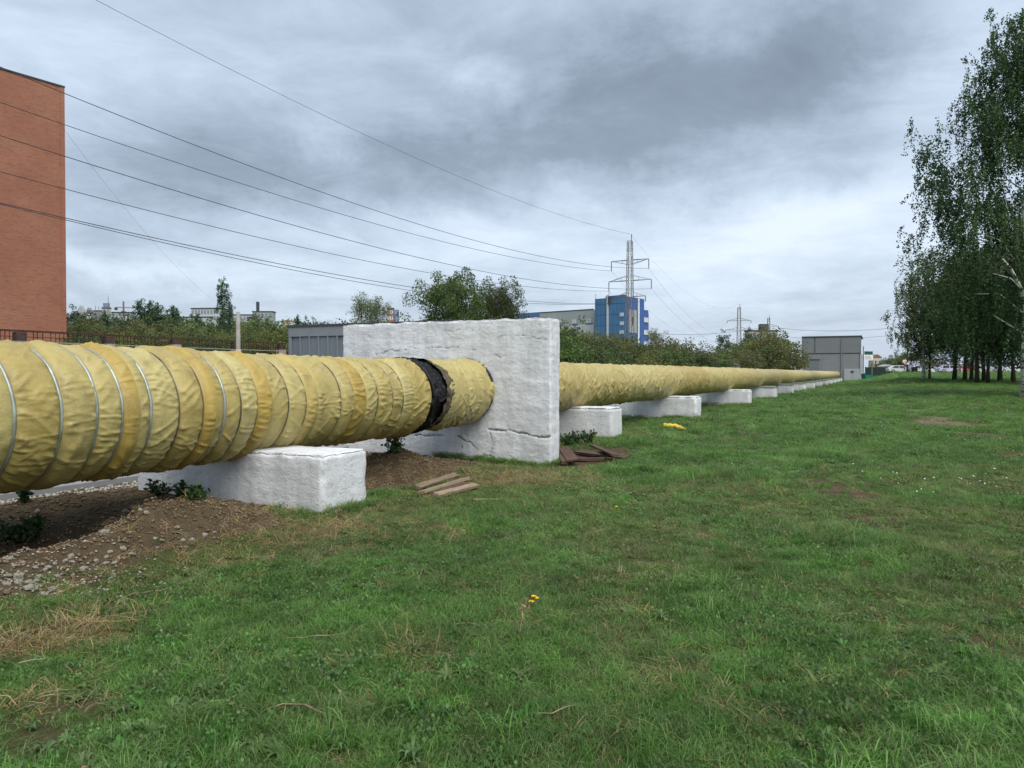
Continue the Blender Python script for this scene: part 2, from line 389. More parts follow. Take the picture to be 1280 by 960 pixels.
M['pale_post'] = mat('pale_post_plaster', (0.34, 0.29, 0.27), 0.9, 0.3, 6.0)
M['pale_rail'] = mat('pale_worn_rail', (0.36, 0.33, 0.28), 0.8, 0.3, 9.0)
M['pylon'] = mat('weathered_galvanised_steel', (0.21, 0.185, 0.165), 0.7, 0.3, 0.8, metal=0.1)
M['insul'] = mat('insulator_glass', (0.12, 0.13, 0.13), 0.3, 0.2, 3.0)
M['cable'] = mat('cable', (0.05, 0.052, 0.058), 0.7, 0.2, 1.0)
M['blue_a'] = mat('blue_cladding', (0.075, 0.185, 0.34), 0.65, 0.12, 0.3)
M['blue_b'] = mat('deep_blue_cladding', (0.055, 0.115, 0.31), 0.65, 0.10, 0.3)
M['pale_wall'] = mat('pale_grey_wall', (0.50, 0.51, 0.53), 0.85, 0.10, 0.2)
M['grey_wall'] = mat('grey_wall', (0.33, 0.34, 0.345), 0.85, 0.10, 0.2)
M['beige_wall'] = mat('beige_wall', (0.46, 0.41, 0.36), 0.85, 0.12, 0.2)
M['glass'] = mat('dark_window_glass', (0.05, 0.06, 0.075), 0.12, 0.3, 0.5, spec=0.6)
M['glass_pale'] = mat('pale_window', (0.55, 0.58, 0.60), 0.25, 0.15, 0.5, spec=0.5)
M['white'] = mat('white_paint', (0.72, 0.73, 0.74), 0.5, 0.06, 1.0)
M['car_white'] = mat('white_car_paint', (0.52, 0.53, 0.55), 0.25, 0.04, 1.0, spec=0.5)
M['car_red'] = mat('red_car_paint', (0.30, 0.05, 0.045), 0.25, 0.05, 1.0, spec=0.5)
M['car_dark'] = mat('dark_car_paint', (0.03, 0.033, 0.04), 0.25, 0.05, 1.0, spec=0.5)
M['car_lilac'] = mat('pale_lilac_paint', (0.48, 0.47, 0.58), 0.35, 0.1, 1.0, spec=0.5)
M['rubber'] = mat('tyre_rubber', (0.02, 0.02, 0.02), 0.9, 0.2, 5.0)
M['green_paint'] = mat('green_paint', (0.01, 0.16, 0.115), 0.5, 0.2, 2.0)
M['green_dark'] = mat('dark_green_paint', (0.012, 0.085, 0.07), 0.5, 0.2, 2.0)
M['net_dark'] = mat('dark_netting', (0.014, 0.028, 0.024), 0.8, 0.4, 1.0)
M['green_net'] = mat('green_netting', (0.03, 0.09, 0.055), 0.8, 0.3, 1.0)
M['black'] = mat('black_plastic', (0.015, 0.016, 0.017), 0.5, 0.2, 2.0)
M['red_sign'] = mat('red_sign_paint', (0.45, 0.03, 0.03), 0.5, 0.1, 2.0)
M['orange'] = mat('orange_wall', (0.42, 0.14, 0.08), 0.8, 0.1, 0.3)
M['bluegrey'] = mat('blue_grey_wall', (0.20, 0.24, 0.38), 0.8, 0.1, 0.3)
M['yellow'] = mat('bright_yellow_foil', (0.62, 0.43, 0.03), 0.45, 0.2, 6.0, bump=0.01, bscale=20)
M['petal'] = mat('yellow_petals', (0.75, 0.46, 0.01), 0.6, 0.15, 30.0)
M['petal_w'] = mat('white_petals', (0.72, 0.72, 0.66), 0.7, 0.1, 30.0)
M['plank'] = mat('pale_plank', (0.20, 0.145, 0.10), 0.85, 0.45, 6.0, stretch=(1, 6, 6), bump=0.004, bscale=40)
M['plank_edge'] = mat('fresh_plank', (0.28, 0.215, 0.14), 0.85, 0.4, 6.0, stretch=(1, 6, 6), bump=0.004, bscale=40)
M['plank_dark'] = mat('weathered_brown_plank', (0.10, 0.062, 0.043), 0.85, 0.5, 6.0, stretch=(1, 6, 6), bump=0.004, bscale=40)
M['leaf_dry'] = mat('dry_fallen_leaf', (0.17, 0.105, 0.05), 0.8, 0.4, 20.0)
M['roof_red'] = mat('brown_red_roof', (0.22, 0.11, 0.09), 0.85, 0.2, 0.5)

# ------------------------------------------------------------------ terrain
HEAPS = [  # s, n, radius along s, radius across, height
    (5.3, 5.95, 0.75, 0.5, 0.23), (4.5, 5.6, 0.9, 0.42, 0.17), (5.2, 8.0, 1.3, 0.6, 0.13), (2.6, 8.0, 1.2, 0.5, 0.12), (5.9, 6.9, 0.8, 0.7, 0.08), (9.7, 6.6, 0.55, 0.75, 0.30), (10.7, 6.3, 0.6, 0.9, 0.10), (3.4, 5.6, 0.9, 0.5, 0.10)]
PITS = [(4.4, 6.75, 0.7, 0.35, 0.14), (11.9, 5.3, 1.3, 1.2, 0.09)]
def terrain(x, y):
    x = np.asarray(x, float); y = np.asarray(y, float)
    s, n = SN(x, y)
    h = sm((5.0 - n) / 9.0) * np.clip(0.0125 * (s - 26), 0, 1.5)
    near = sm((60 - np.hypot(x, y)) / 30)
    flat = 1 - sm((n - 8.2) / 0.8) * sm((19.0 - n) / 1.0)
    h = h + flat * (0.035 * pn(x / 2.3, y / 2.3, 3.3) + 0.012 * pn(x * 1.7, y * 1.7, 8.1)) * near
    for (a, b, ra, rb, hh) in HEAPS:
        g = np.exp(-((s - a) / ra) ** 2 - ((n - b) / rb) ** 2)
        h = h + g * hh * (1 + 0.45 * pn(x * 3.2, y * 3.2, 1.7) + 0.26 * pn(x * 8, y * 8, 2.7))
    for (a, b, ra, rb, hh) in PITS:
        h = h - np.exp(-((s - a) / ra) ** 2 - ((n - b) / rb) ** 2) * hh
    h = h + 1.5 * sm((n - 19.6) / 4.5) * sm((s + 30) / 20)
    r = np.hypot(x, y); u = x / np.maximum(y, 1.0)
    hill = sm((0.30 - u) / 0.5) * sm((r - 170) / 420) * 30.0 * (y > 0)
    return h + hill
def tz(x, y): return float(terrain(x, y))
def gpix(px, py, y0=2.0, y1=300.0):
    Y = np.linspace(y0, y1, 12000) if y1 > 60 else np.linspace(y0, y1, 4000)
    X = (px - 640) / 960 * Y; Z = EYE + (466 - py) / 960 * Y
    k = np.argmax(terrain(X, Y) >= Z)
    if not (terrain(X, Y) >= Z).any(): k = len(Y) - 1
    return Vector((X[k], Y[k], float(terrain(X[k], Y[k]))))

def bare_mask(x, y):
    """1 = bare soil, 0 = grass"""
    s, n = SN(x, y)
    e = 0.55 * pn(x * 1.1, y * 1.1, 5.5) + 0.35 * pn(x * 3.1, y * 3.1, 6.5)
    m = sm((n - 4.85 - 0.85 * sm((s - 5.7) / .8) * (1 - .45 * sm((s - 8) / .8)) + 0.40 * e) / 0.45) * sm((12.7 - s) / 0.6) * sm((9.4 - n) / 0.3)
    for (a, b, ra, rb, k) in [(13.3, 4.75, 1.5, 0.75, 1.0), (15.0, 6.2, 2.0, 1.2, 0.7)]:
        m = np.maximum(m, k * sm(1.6 - np.sqrt(((s - a) / ra) ** 2 + ((n - b) / rb) ** 2) + 0.5 * e))
    for (px, py, rx, ry, k) in BARE:
        m = np.maximum(m, k * sm(1.35 - np.sqrt(((x - px) / rx) ** 2 + ((y - py) / ry) ** 2) + 1.3 * e + 0.5 * pn(x * 2.2, y * .9, 9.5)))
    far = sm((s - 12) / 1.0)
    m = np.maximum(m, far * 0.55 * sm(1 - np.abs(n - 6.65) / 1.2 + 0.3 * e))
    return np.clip(m, 0, 1)
def dry_mask(x, y):
    s, n = SN(x, y)
    e = 0.5 * pn(x * 0.45, y * 0.45, 1.5) + 0.35 * pn(x * 1.3, y * 1.3, 2.5) + 0.2 * pn(x * 4, y * 4, 2.5)
    m = 0.04 + 0.85 * e
    m = m + 0.30 * sm((2.2 + 0.25 * x - np.abs(y - 9.0)) / 3.0)
    m = m + 0.55 * np.exp(-((n - 4.9) / 0.7) ** 2) * sm((12.5 - s) / 1.0)
    for (px, py, rx, ry, k) in DRY:
        m = m + k * np.exp(-((x - px) / rx) ** 2 - ((y - py) / ry) ** 2)
    return np.clip(m, 0, 1)
def gp(px, py):   # flat-ground point for layout of patches
    Y = 1440.0 / (py - 466.0); return ((px - 640) / 960 * Y, Y)
BARE = []; DRY = []
for px, py, rx, ry, k in [(1130, 822, 0.3, 0.25, 0.6), (70, 885, 0.22, 0.4, 0.55), (1215, 690, 0.5, 0.5, 0.55), (1060, 612, 0.5, 1.0, 0.75), (1085, 655, 0.45, 0.7, 0.6), (865, 600, 0.6, 0.8, 0.55), (820, 690, 0.35, 0.5, 0.45), (1240, 800, 0.3, 0.3, 0.7), (760, 720, 0.3, 0.5, 0.45), (870, 648, 0.5, 0.6, 0.3)]:
    a = gp(px, py); BARE.append((a[0], a[1], rx, ry, k))
for px, py, rx, ry, k in [(70, 870, 0.35, 0.35, 0.5), (330, 840, 0.25, 0.2, 0.3), (90, 795, 0.4, 0.2, 0.8), (20, 815, 0.35, 0.2, 0.6), (640, 600, 1.1, 1.0, 0.9), (520, 820, 0.3, 0.3, 0.5), (655, 780, 0.25, 0.3, 0.3), (350, 660, 1.0, 0.9, 0.45), (800, 545, 1.2, 1.5, 0.5), (1230, 700, 0.8, 0.7, 0.4)]:
    a = gp(px, py); DRY.append((a[0], a[1], rx, ry, k))
for px, py, rx, ry, k in [(760, 860, .22, .5, .3), (775, 770, .25, .6, .32), (800, 700, .3, .8, .34), (830, 640, .35, 1.2, .34), (868, 590, .4, 2.0, .34), (930, 550, .5, 3.5, .3)]:
    a = gp(px, py); DRY.append((a[0], a[1], rx, ry, k))
_w = [gpix(*p) for p in ((1112, 486), (1124, 496), (1135, 505), (1150, 513))]
for i, p in enumerate(_w): BARE.append((p.x, p.y, 0.35 + 0.1 * i, 2.2 - 0.4 * i, 1.3))
for p, rx, ry in ((gpix(1190, 530), 1.1, 1.6), (gpix(1218, 543), 0.7, 1.2), (gpix(1170, 522), 0.6, 1.2), (gpix(1275, 568), 0.6, 0.6)):
    BARE.append((p.x, p.y, rx, ry, 1.2))

def axis_pts(lo, hi, fine, step, far_lo, far_hi, grow):
    a = list(np.arange(lo, hi + 1e-6, fine)); d = step; x = hi
    while x < far_hi: d *= grow; x += d; a.append(x)
    d = step; x = lo
    while x > far_lo: d *= grow; x -= d; a.insert(0, x)
    return np.array(a)
def build_ground():
    xs = axis_pts(-7.5, 5.0, 0.07, 0.07, -1800, 1800, 1.055)
    ys = axis_pts(2.0, 15.0, 0.07, 0.07, -60, 2600, 1.04)
    X, Y = np.meshgrid(xs, ys)
    Z = terrain(X, Y)
    V = np.stack([X, Y, Z], -1).reshape(-1, 3); nx, ny = len(xs), len(ys)
    i = (np.arange(ny - 1)[:, None] * nx + np.arange(nx - 1)[None]).ravel()
    F = np.stack([i, i + 1, i + nx + 1, i + nx], -1)
    m, nt, b = new_mat('ground_soil_and_turf')
    g = nd(nt, 'ShaderNodeNewGeometry', out=0)
    f1 = noise(nt, g, 0.35, 5, 0.6); f2 = noise(nt, g, 6.0, 6, 0.65); f3 = noise(nt, g, 45.0, 5, 0.7)
    turf = mixc(nt, mth(nt, 'MULTIPLY_ADD', f1, 2.4, -0.7, clamp=True), c4(0.070, 0.165, 0.030), c4(0.105, 0.195, 0.046))
    turf = mixc(nt, mth(nt, 'MULTIPLY_ADD', f2, 2.2, -0.75, clamp=True), turf, c4(0.080, 0.090, 0.036))
    turf = mixc(nt, mth(nt, 'MULTIPLY', attr(nt, 'dry'), 0.55), turf, c4(0.13, 0.105, 0.05))
    soil = mixc(nt, mth(nt, 'MULTIPLY_ADD', f2, 3.2, -1.1, clamp=True), c4(0.215, 0.158, 0.088), c4(0.085, 0.061, 0.036))
    soil = mixc(nt, mth(nt, 'MULTIPLY_ADD', f3, 2.2, -0.6, clamp=True), soil, c4(0.15, 0.112, 0.068))
    soil = mixc(nt, attr(nt, 'dark_soil'), soil, c4(0.048, 0.034, 0.021))  # darker soil colour where the mask is high
    soil = mixc(nt, attr(nt, 'path'), soil, c4(0.22, 0.175, 0.115))
    k = mth(nt, 'MULTIPLY_ADD', mth(nt, 'ADD', attr(nt, 'bare'), mth(nt, 'MULTIPLY', mth(nt, 'SUBTRACT', f2, 0.5), 0.9)), 2.4, -0.7, clamp=True)
    setin(b, 'Base Color', mixc(nt, k, turf, soil), nt); b.inputs['Roughness'].default_value = 0.95; b.inputs['Specular IOR Level'].default_value = 0.1
    h = mth(nt, 'ADD', f3, mth(nt, 'MULTIPLY', f2, 1.5))
    nt.links.new(nd(nt, 'ShaderNodeBump', {'Height': h, 'Strength': 1.0, 'Distance': 0.07}), b.inputs['Normal'])
    s, n = SN(V[:, 0], V[:, 1])
    dark_soil = 0.6 * np.exp(-((s - 11.2) / 1.0) ** 2 - ((n - 6.9) / 0.8) ** 2) + 0.85 * np.exp(-((s - 4.5) / 1.1) ** 2 - ((n - 6.8) / 0.5) ** 2) + 0.7 * np.exp(-((s - 9.6) / 0.9) ** 2 - ((n - 6.9) / 0.8) ** 2) + 0.55 * np.exp(-((s - 13.5) / 1.3) ** 2 - ((n - 5.1) / 0.7) ** 2)  # patches of darker soil below the pipe and beside the boards
    path = sm((V[:, 1] - 18) / 4) * sm((3 - n) / 1.0)
    o = mesh_np('ground', V, F, m, smooth=True, attrs={'bare': bare_mask(V[:, 0], V[:, 1]), 'dry': dry_mask(V[:, 0], V[:, 1]), 'dark_soil': np.clip(dark_soil, 0, 1), 'path': path})
    tag(o, kind='structure')
build_ground()

# asphalt drive beyond the pipe, a slab with its own edge
road = MB()
prof = [(9.25, -0.1), (9.25, 0.075), (9.30, 0.10), (13.6, 0.13), (17.5, 0.10), (17.55, -0.1)]
S0, S1 = -25.0, 60.0
V = [W(S0, n, z) for n, z in prof] + [W(S1, n, z) for n, z in prof]
k = len(prof)
road.add(V, [(i, (i+1) % k, k + (i+1) % k, k + i) for i in range(k)] + [tuple(range(k)), tuple(range(k, 2*k))])
tag(road.build('road', M['asphalt']), kind='structure')
# street far right beyond the trees
st = MB()
Vs = []; ss = np.linspace(-60, 260, 40)
pts = []
for q in ss:
    c = Vector((60, 150, 0)) + Vector((0.97, -0.24, 0)) * (q - 60)
    for w in (-5, 5):
        p = c + Vector((0.24, 0.97, 0)) * w; pts.append((p.x, p.y, max(tz(p.x, p.y) + 0.05, 0.0)))
st.add(pts, [(2*i, 2*i+1, 2*i+3, 2*i+2) for i in range(len(ss) - 1)])
tag(st.build('street', M['asphalt']), kind='structure')

# ------------------------------------------------------------------ pipe
def pipe_axis_z(s): return 1.14 + 0.06 * sm((s - 11.3) / 1.0)
def ring_pts(s, r, zc, th): return Wn(s, PIPE_N + r * np.cos(th), zc + r * np.sin(th))
def wrap_mesh(s0, s1, R0, p0, p1, seed, ds=0.014, dth=None, crumple=1.0, flare=0.0, sag=0.03):
    L = s1 - s0
    ns = max(6, int(L / ds)); t = np.linspace(0, 1, ns + 1)
    t = 0.5 - 0.5 * np.cos(PI * t) if L < 2 else t
    nt_ = dth or max(60, int(2 * PI * R0 / (ds * 1.15)))
    th = np.linspace(0, 2 * PI, nt_, endpoint=False)
    T, TH = np.meshgrid(t, th, indexing='ij'); S = s0 + T * L
    e0 = T * L; e1 = (1 - T) * L; e = np.minimum(e0, e1)
    edge = sm(e / 0.055)
    r = R0 - p0 * np.exp(-np.maximum(e0 - 0.012, 0) / 0.045) - p1 * np.exp(-np.maximum(e1 - 0.012, 0) / 0.045)
    cy, cz = R0 * np.cos(TH), R0 * np.sin(TH)
    # gathers at the ties: folds that run away from the tie along the pipe
    ga = pn(cy / 0.075 + seed, cz / 0.075, S / 0.35); gb = pn(cy / 0.15, cz / 0.15 + seed, S / 0.35)
    gc = pn(cy / 0.05 + seed, cz / 0.05, S / 0.22)
    gath = (1.2 * np.clip(1 - 4.2 * np.abs(ga), 0, 1) + 0.6 * np.clip(1 - 4.0 * np.abs(gc), 0, 1) + 0.35 * gb) * np.exp(-e / 0.12) * sm(0.5 + 1.6 * pn(cy / 0.22 + 4, cz / 0.22, seed))
    # slanting drapes across the sleeve
    k1 = 1.1; c2, s2 = R0 * np.cos(TH + k1 * S + seed), R0 * np.sin(TH + k1 * S + seed)
    d1 = pn(c2 / 0.16, s2 / 0.16, S / 0.45 + seed)
    k2 = -1.3; c3, s3 = R0 * np.cos(TH + k2 * S), R0 * np.sin(TH + k2 * S)
    d2 = pn(c3 / 0.20 + seed, s3 / 0.20, S / 0.5)
    ridge = np.clip(1 - 4.6 * np.abs(d1), 0, 1) ** 1.1 * sm(0.35 + 1.5 * pn(cy / 0.3, cz / 0.3, S / 0.3 + seed)) + 0.8 * np.clip(1 - 4.6 * np.abs(d2), 0, 1) ** 1.1 * sm(0.3 + 1.5 * pn(cy / 0.3 + 9, cz / 0.3, S / 0.3 + seed))
    fine = np.abs(pn(cy / 0.045 + 3, cz / 0.045, S / 0.06 + seed)) + 0.6 * np.abs(pn(cy / 0.022 + 3, cz / 0.022, S / 0.03 + seed))
    big = pn(cy / 0.34, cz / 0.34, S / 0.36 + seed)
    disp = 0.021 * gath + 0.018 * crumple * ridge + 0.015 * big + 0.010 * max(crumple - 0.95, 0) * fine
    r = r + disp * edge + flare * sm(1 - e1 / 0.12)
    r = r + sag * np.clip(-np.sin(TH), 0, 1) ** 1.5 * sm(e / 0.10)
    P = ring_pts(S, r, pipe_axis_z(S), TH)
    nr, nc = P.shape[:2]
    i = (np.arange(nr - 1)[:, None] * nc + np.arange(nc)[None]); j = (np.arange(nr - 1)[:, None] * nc + (np.arange(nc)[None] + 1) % nc)
    F = np.stack([i, i + nc, j + nc, j], -1).reshape(-1, 4)
    return P.reshape(-1, 3), F
def band_mesh(s, r, w, thick, seed, k=110, lean=0.02):
    th = np.linspace(0, 2 * PI, k, endpoint=False)
    wob = 0.006 * pn(np.cos(th) * 3 + seed, np.sin(th) * 3)
    so = s + lean * np.cos(th + seed) + wob
    prof = [(-w / 2, 0), (-w / 2, thick), (0, thick * 1.35), (w / 2, thick), (w / 2, 0)]
    R = [ring_pts(so + a, r + b, pipe_axis_z(s), th) for a, b in prof]
    P = np.stack(R, 1); nc = len(prof)
    i = np.arange(k)[:, None] * nc + np.arange(nc)[None]; j = ((np.arange(k) + 1) % k)[:, None] * nc + np.arange(nc)[None]
    F = np.stack([i, j, np.roll(j, -1, 1), np.roll(i, -1, 1)], -1).reshape(-1, 4)
    return P.reshape(-1, 3), F

pipe = thing('heating_pipe', 'long heating pipe wrapped in wrinkled yellow fabric running through the white wall', 'pipe', (0, 0, 0))
def s_of(px, nn=PIPE_N - 0.6):
    u = (px - 640) / 960; return nn * (DY + DX * u) / (DX - DY * u)
HX = [19, 78, 123, 155, 172, 190, 226, 256, 268, 283, 304, 325, 341, 366, 388, 401, 431, 447, 461, 477, 496, 509, 520, 541]
hs = [1.0, 1.45, 1.95, 2.45, 2.9, 3.4] + [s_of(x) for x in HX]
KIND = {19: 'S', 78: 'S', 123: 'S', 155: 'S', 190: 'S', 226: 'w', 256: 'w', 283: 'S', 304: 'w', 325: 'w', 366: 'w', 388: 'w', 431: 'w', 447: 'w', 477: 'w', 496: 'w', 509: 'w'}
NEWX = {(155, 172), (256, 268), (325, 341), (388, 401), (447, 461)}
xs_all = [None] * 6 + HX
for i in range(len(hs) - 1):
    a, b = hs[i], hs[i + 1]; x0, x1 = xs_all[i], xs_all[i + 1]
    L = b - a
    base = 0.622 + 0.015 * math.sin(i * 2.1) - 0.055 * float(sm((b - 5.6) / 1.5)) + (0.02 if x0 in (325,) else 0)
    tie0 = (x0 in KIND) or x0 is None; tie1 = (x1 in KIND) or x1 is None
    RT = lambda s: 0.578 - 0.047 * float(sm((s - 5.6) / 1.5))      # radius at a tie
    p0 = base - RT(a) if tie0 else 0.012
    p1 = base - RT(b) if tie1 else 0.004
    new = (x0, x1) in NEWX
    crump = 0.95 if (x0 or 0) < 420 else 1.25
    if new: base += 0.012
    Vv, Ff = wrap_mesh(a - 0.006, b + 0.006, base, p0, p1, i * 7.31, 0.0105 if x0 and x0 > 10 else 0.03, crumple=crump)
    o = mesh_np('fabric_wrap', Vv, Ff, M['fabric_new' if new else 'fabric'], pipe, smooth=True)
    if new: o['label'] = 'stronger yellow strip of overlapping fabric'
    if x1 in KIND or (x1 is None):
        kd = KIND.get(x1, 'S')
        Vb, Fb = band_mesh(b, RT(b) - 0.002, 0.027 if kd == 'S' else 0.011, 0.015 if kd == 'S' else 0.012, i * 1.7, lean=0.004)
        mesh_np('tie_strap' if kd == 'S' else 'tie_wire', Vb, Fb, M['strap' if kd == 'S' else 'wire'], o, smooth=True)
s_end = hs[-1]
# dark bare joint, its torn felt and the narrower sleeve that enters the wall
S_WALL = 12.05
Vv, Ff = wrap_mesh(s_end - 0.3, s_end + 0.62, 0.535, 0, 0, 91.0, 0.012, crumple=3.2, sag=0.0)
tag(mesh_np('tar_joint', Vv, Ff, M['tar'], pipe, smooth=True), 'black tarred joint left bare between the sleeves')
Vv, Ff = band_mesh(s_end + 0.06, 0.56, 0.06, 0.035, 2.0, lean=0.03)
mesh_np('rubber_ring', Vv, Ff, M['tar'], pipe, smooth=True)
def torn_sleeve():
    # felt lining whose torn edge wanders around the pipe
    th = np.linspace(0, 2 * PI, 220, endpoint=False)
    edge = s_end + 0.33 + 0.16 * np.cos(th - 2.3) + 0.05 * pn(np.cos(th) * 3, np.sin(th) * 3, 4.0) + 0.03 * pn(np.cos(th) * 9, np.sin(th) * 9, 4.0)
    t = np.linspace(0, 1, 26); T, TH = np.meshgrid(t, th, indexing='ij')
    S = edge[None] + T * (0.36)
    r = 0.572 - 0.03 * T ** 3 + 0.02 * pn(np.cos(TH) * 6, np.sin(TH) * 6, S * 6) + 0.014 * np.abs(pn(np.cos(TH) * 15, np.sin(TH) * 15, S * 15)) + 0.02 * (1 - T) ** 3
    P = ring_pts(S, r, pipe_axis_z(S), TH); nr, nc = P.shape[:2]
    i = (np.arange(nr - 1)[:, None] * nc + np.arange(nc)[None]); j = (np.arange(nr - 1)[:, None] * nc + (np.arange(nc)[None] + 1) % nc)
    mesh_np('felt_lining', P.reshape(-1, 3), np.stack([i, i + nc, j + nc, j], -1).reshape(-1, 4), M['felt'], pipe, smooth=True)
torn_sleeve()
xx = [s_end + 0.56, s_of(586, PIPE_N - .54), s_of(601, PIPE_N - .54), S_WALL + 0.06]
for i in range(3):
    a, b = xx[i], xx[i + 1]
    Vv, Ff = wrap_mesh(a - 0.01, b + 0.01, 0.565, 0.018, 0.018 if i < 2 else 0.05, 50 + i * 3.3, 0.013, crumple=1.6, sag=0.0)
    mesh_np('fabric_wrap', Vv, Ff, M['fabric'], pipe, smooth=True)
Vv, Ff = band_mesh(S_WALL - 0.05, 0.545, 0.10, 0.02, 5.0)
mesh_np('tar_seal', Vv, Ff, M['tar'], pipe, smooth=True)
# far run, sleeve by sleeve, up to the grey house
HOUSE_S = 148.0
joints = [12.40, 14.4, 17.0, 20.5, 23.8, 27.0, 31.5, 36.5, 41.5, 47, 52, 57, 62, 67, 72, 77, 83, 90, 98, 107, 118, 130, HOUSE_S + 0.3]
for i in range(len(joints) - 1):
    a, b = joints[i], joints[i + 1]
    ds = 0.02 if a < 20 else 0.05 if a < 40 else 0.2
    Vv, Ff = wrap_mesh(a - 0.03, b + 0.03, 0.525 + 0.008 * math.sin(i * 1.9), 0.035, 0.03, 20 + i * 5.7, ds, dth=160 if a < 30 else 72, crumple=1.9 if a < 60 else 1.3, sag=0.03)
    mesh_np('fabric_wrap', Vv, Ff, M['fabric_far'], pipe, smooth=True)

# ------------------------------------------------------------------ rough limewashed concrete
def rough_box(L, Wd, H, res, rad, amp, seed, cracks=(), z0=0.0, top_ragged=0.0, bulges=()):
    """box with x = thickness (along pipe), y = width (across), z = height, centred in x,y, from z0 up"""
    nx, ny, nz = [max(2, int(d / r)) for d, r in zip((L, Wd, H), (res * 1.5, res, res))]
    pts = []; faces = []; off = 0
    def face(u, v, fn):
        nonlocal off
        U, Vv = np.meshgrid(u, v, indexing='ij'); pts.append(fn(U, Vv).reshape(-1, 3)); a, b = U.shape
        i = (np.arange(a - 1)[:, None] * b + np.arange(b - 1)[None]).ravel() + off
        faces.append(np.stack([i, i + b, i + b + 1, i + 1], -1)); off += a * b
    X, Y, Z = np.linspace(-L/2, L/2, nx + 1), np.linspace(-Wd/2, Wd/2, ny + 1), np.linspace(0, H, nz + 1)
    st3 = lambda a, b, c: np.stack(np.broadcast_arrays(a, b, c), -1)
    face(Y, Z, lambda u, v: st3(-L/2, u, v)); face(Z, Y, lambda u, v: st3(L/2, v, u))
    face(Z, X, lambda u, v: st3(v, -Wd/2, u)); face(X, Z, lambda u, v: st3(u, Wd/2, v))
    face(X, Y, lambda u, v: st3(u, v, H)); 
    P = np.concatenate(pts); F = np.concatenate(faces)
    h = np.array([L/2, Wd/2, H/2]); Q = P - [0, 0, H/2]
    rr = rad * (0.75 + 0.8 * np.abs(pn(P[:, 0] * 3 + seed, P[:, 1] * 3, P[:, 2] * 3)))
    hb = h[None] - rr[:, None]
    bot = Q[:, 2] < -h[2] + rad * 2
    q = np.clip(Q, -hb, hb); q[bot, 2] = Q[bot, 2]
    d = Q - q; ln = np.linalg.norm(d, axis=1); dn = d / np.maximum(ln, 1e-6)[:, None]
    Q = q + dn * np.minimum(ln, rr)[:, None]
    p = P
    n1 = fbm(p[:, 0] * 2.2 + seed, p[:, 1] * 2.2, p[:, 2] * 2.2, 3); n2 = fbm(p[:, 0] * 11 + seed, p[:, 1] * 11, p[:, 2] * 14, 3)
    n3 = pn(p[:, 0] * 1.5, p[:, 1] * 1.5 + seed, p[:, 2] * 9)
    disp = amp * (0.5 * n1 + 0.16 * n2 + 0.22 * n3)
    edgef = np.clip((ln - rr * 1.0) / (rr * 0.42), 0, 1)
    disp -= edgef * rad * 0.9 * np.clip(pn(p[:, 0] * 5, p[:, 1] * 5 + seed, p[:, 2] * 5) + 0.1, 0, 1) * 1.6
    crk = np.zeros(len(P))
    for (line, depth, width, step) in cracks:
        line = np.array(line); yy, zz = P[:, 1], P[:, 2]
        ws = 0.035 * pn(yy * 6, zz * 6, 3.0) + 0.018 * pn(yy * 20, zz * 20, 3.0)
        best = np.full(len(P), 9.0)
        for (ya, za), (yb, zb) in zip(line[:-1], line[1:]):
            dx, dz = yb - ya, zb - za; l2 = dx * dx + dz * dz
            t = np.clip(((yy - ya) * dx + (zz + ws - za) * dz) / l2, 0, 1)
            best = np.minimum(best, np.hypot(yy - ya - t * dx, zz + ws - za - t * dz))
        front = P[:, 0] < -L/2 + 1e-4
        wv = width * (0.35 + 1.1 * np.abs(pn(yy * 3, zz * 3, seed)))
        g = np.exp(-(best / wv) ** 2) * front * sm(0.75 + 2.2 * pn(yy * 2.6 + 7, zz * 2.6, seed + 2) + 0.8 * pn(yy * 14, zz * 14, seed))
        disp -= g * depth; crk = np.maximum(crk, g)
    for (yb, zb, ry, rz, am) in bulges:
        disp += am * np.exp(-((P[:, 1] - yb) / ry) ** 4 - ((P[:, 2] - zb) / rz) ** 4) * (P[:, 0] < -L/2 + 1e-4)
    Q = Q + dn * disp[:, None] + [0, 0, H/2 + z0]
    if top_ragged: Q[:, 2] -= top_ragged * sm((P[:, 2] - H * 0.8) / (H * 0.2)) * (0.5 + 0.5 * pn(P[:, 1] * 0.8, seed) + 0.35 * pn(P[:, 1] * 3.5, seed) + 0.2 * pn(P[:, 1] * 11, seed))
    splash = np.exp(-P[:, 2] / 0.16) * 1.0
    # weld the shared borders
    key = np.round(P / 1e-4).astype(np.int64); _, idx, inv = np.unique(key, axis=0, return_index=True, return_inverse=True)
    inv = inv.ravel(); Q2 = np.zeros((len(idx), 3)); cnt = np.zeros(len(idx))
    np.add.at(Q2, inv, Q); np.add.at(cnt, inv, 1); Q2 /= cnt[:, None]
    return Q2, inv[F], crk[idx], splash[idx]
def slab(name, s, n, L, Wd, H, res, rad, amp, seed, label, cat, group=None, cracks=(), z=0.0, rz=0.0, **kw):
    V, F, crk, spl = rough_box(L, Wd, H, res, rad, amp, seed, cracks, **kw)
    o = mesh_np(name, V, F, M['lime'], smooth=True, attrs={'crack': crk, 'splash': spl})
    o.location = W(s, n, z); o.rotation_euler = (0, 0, math.radians(90) - A + rz)
    return tag(o, label, cat, group)
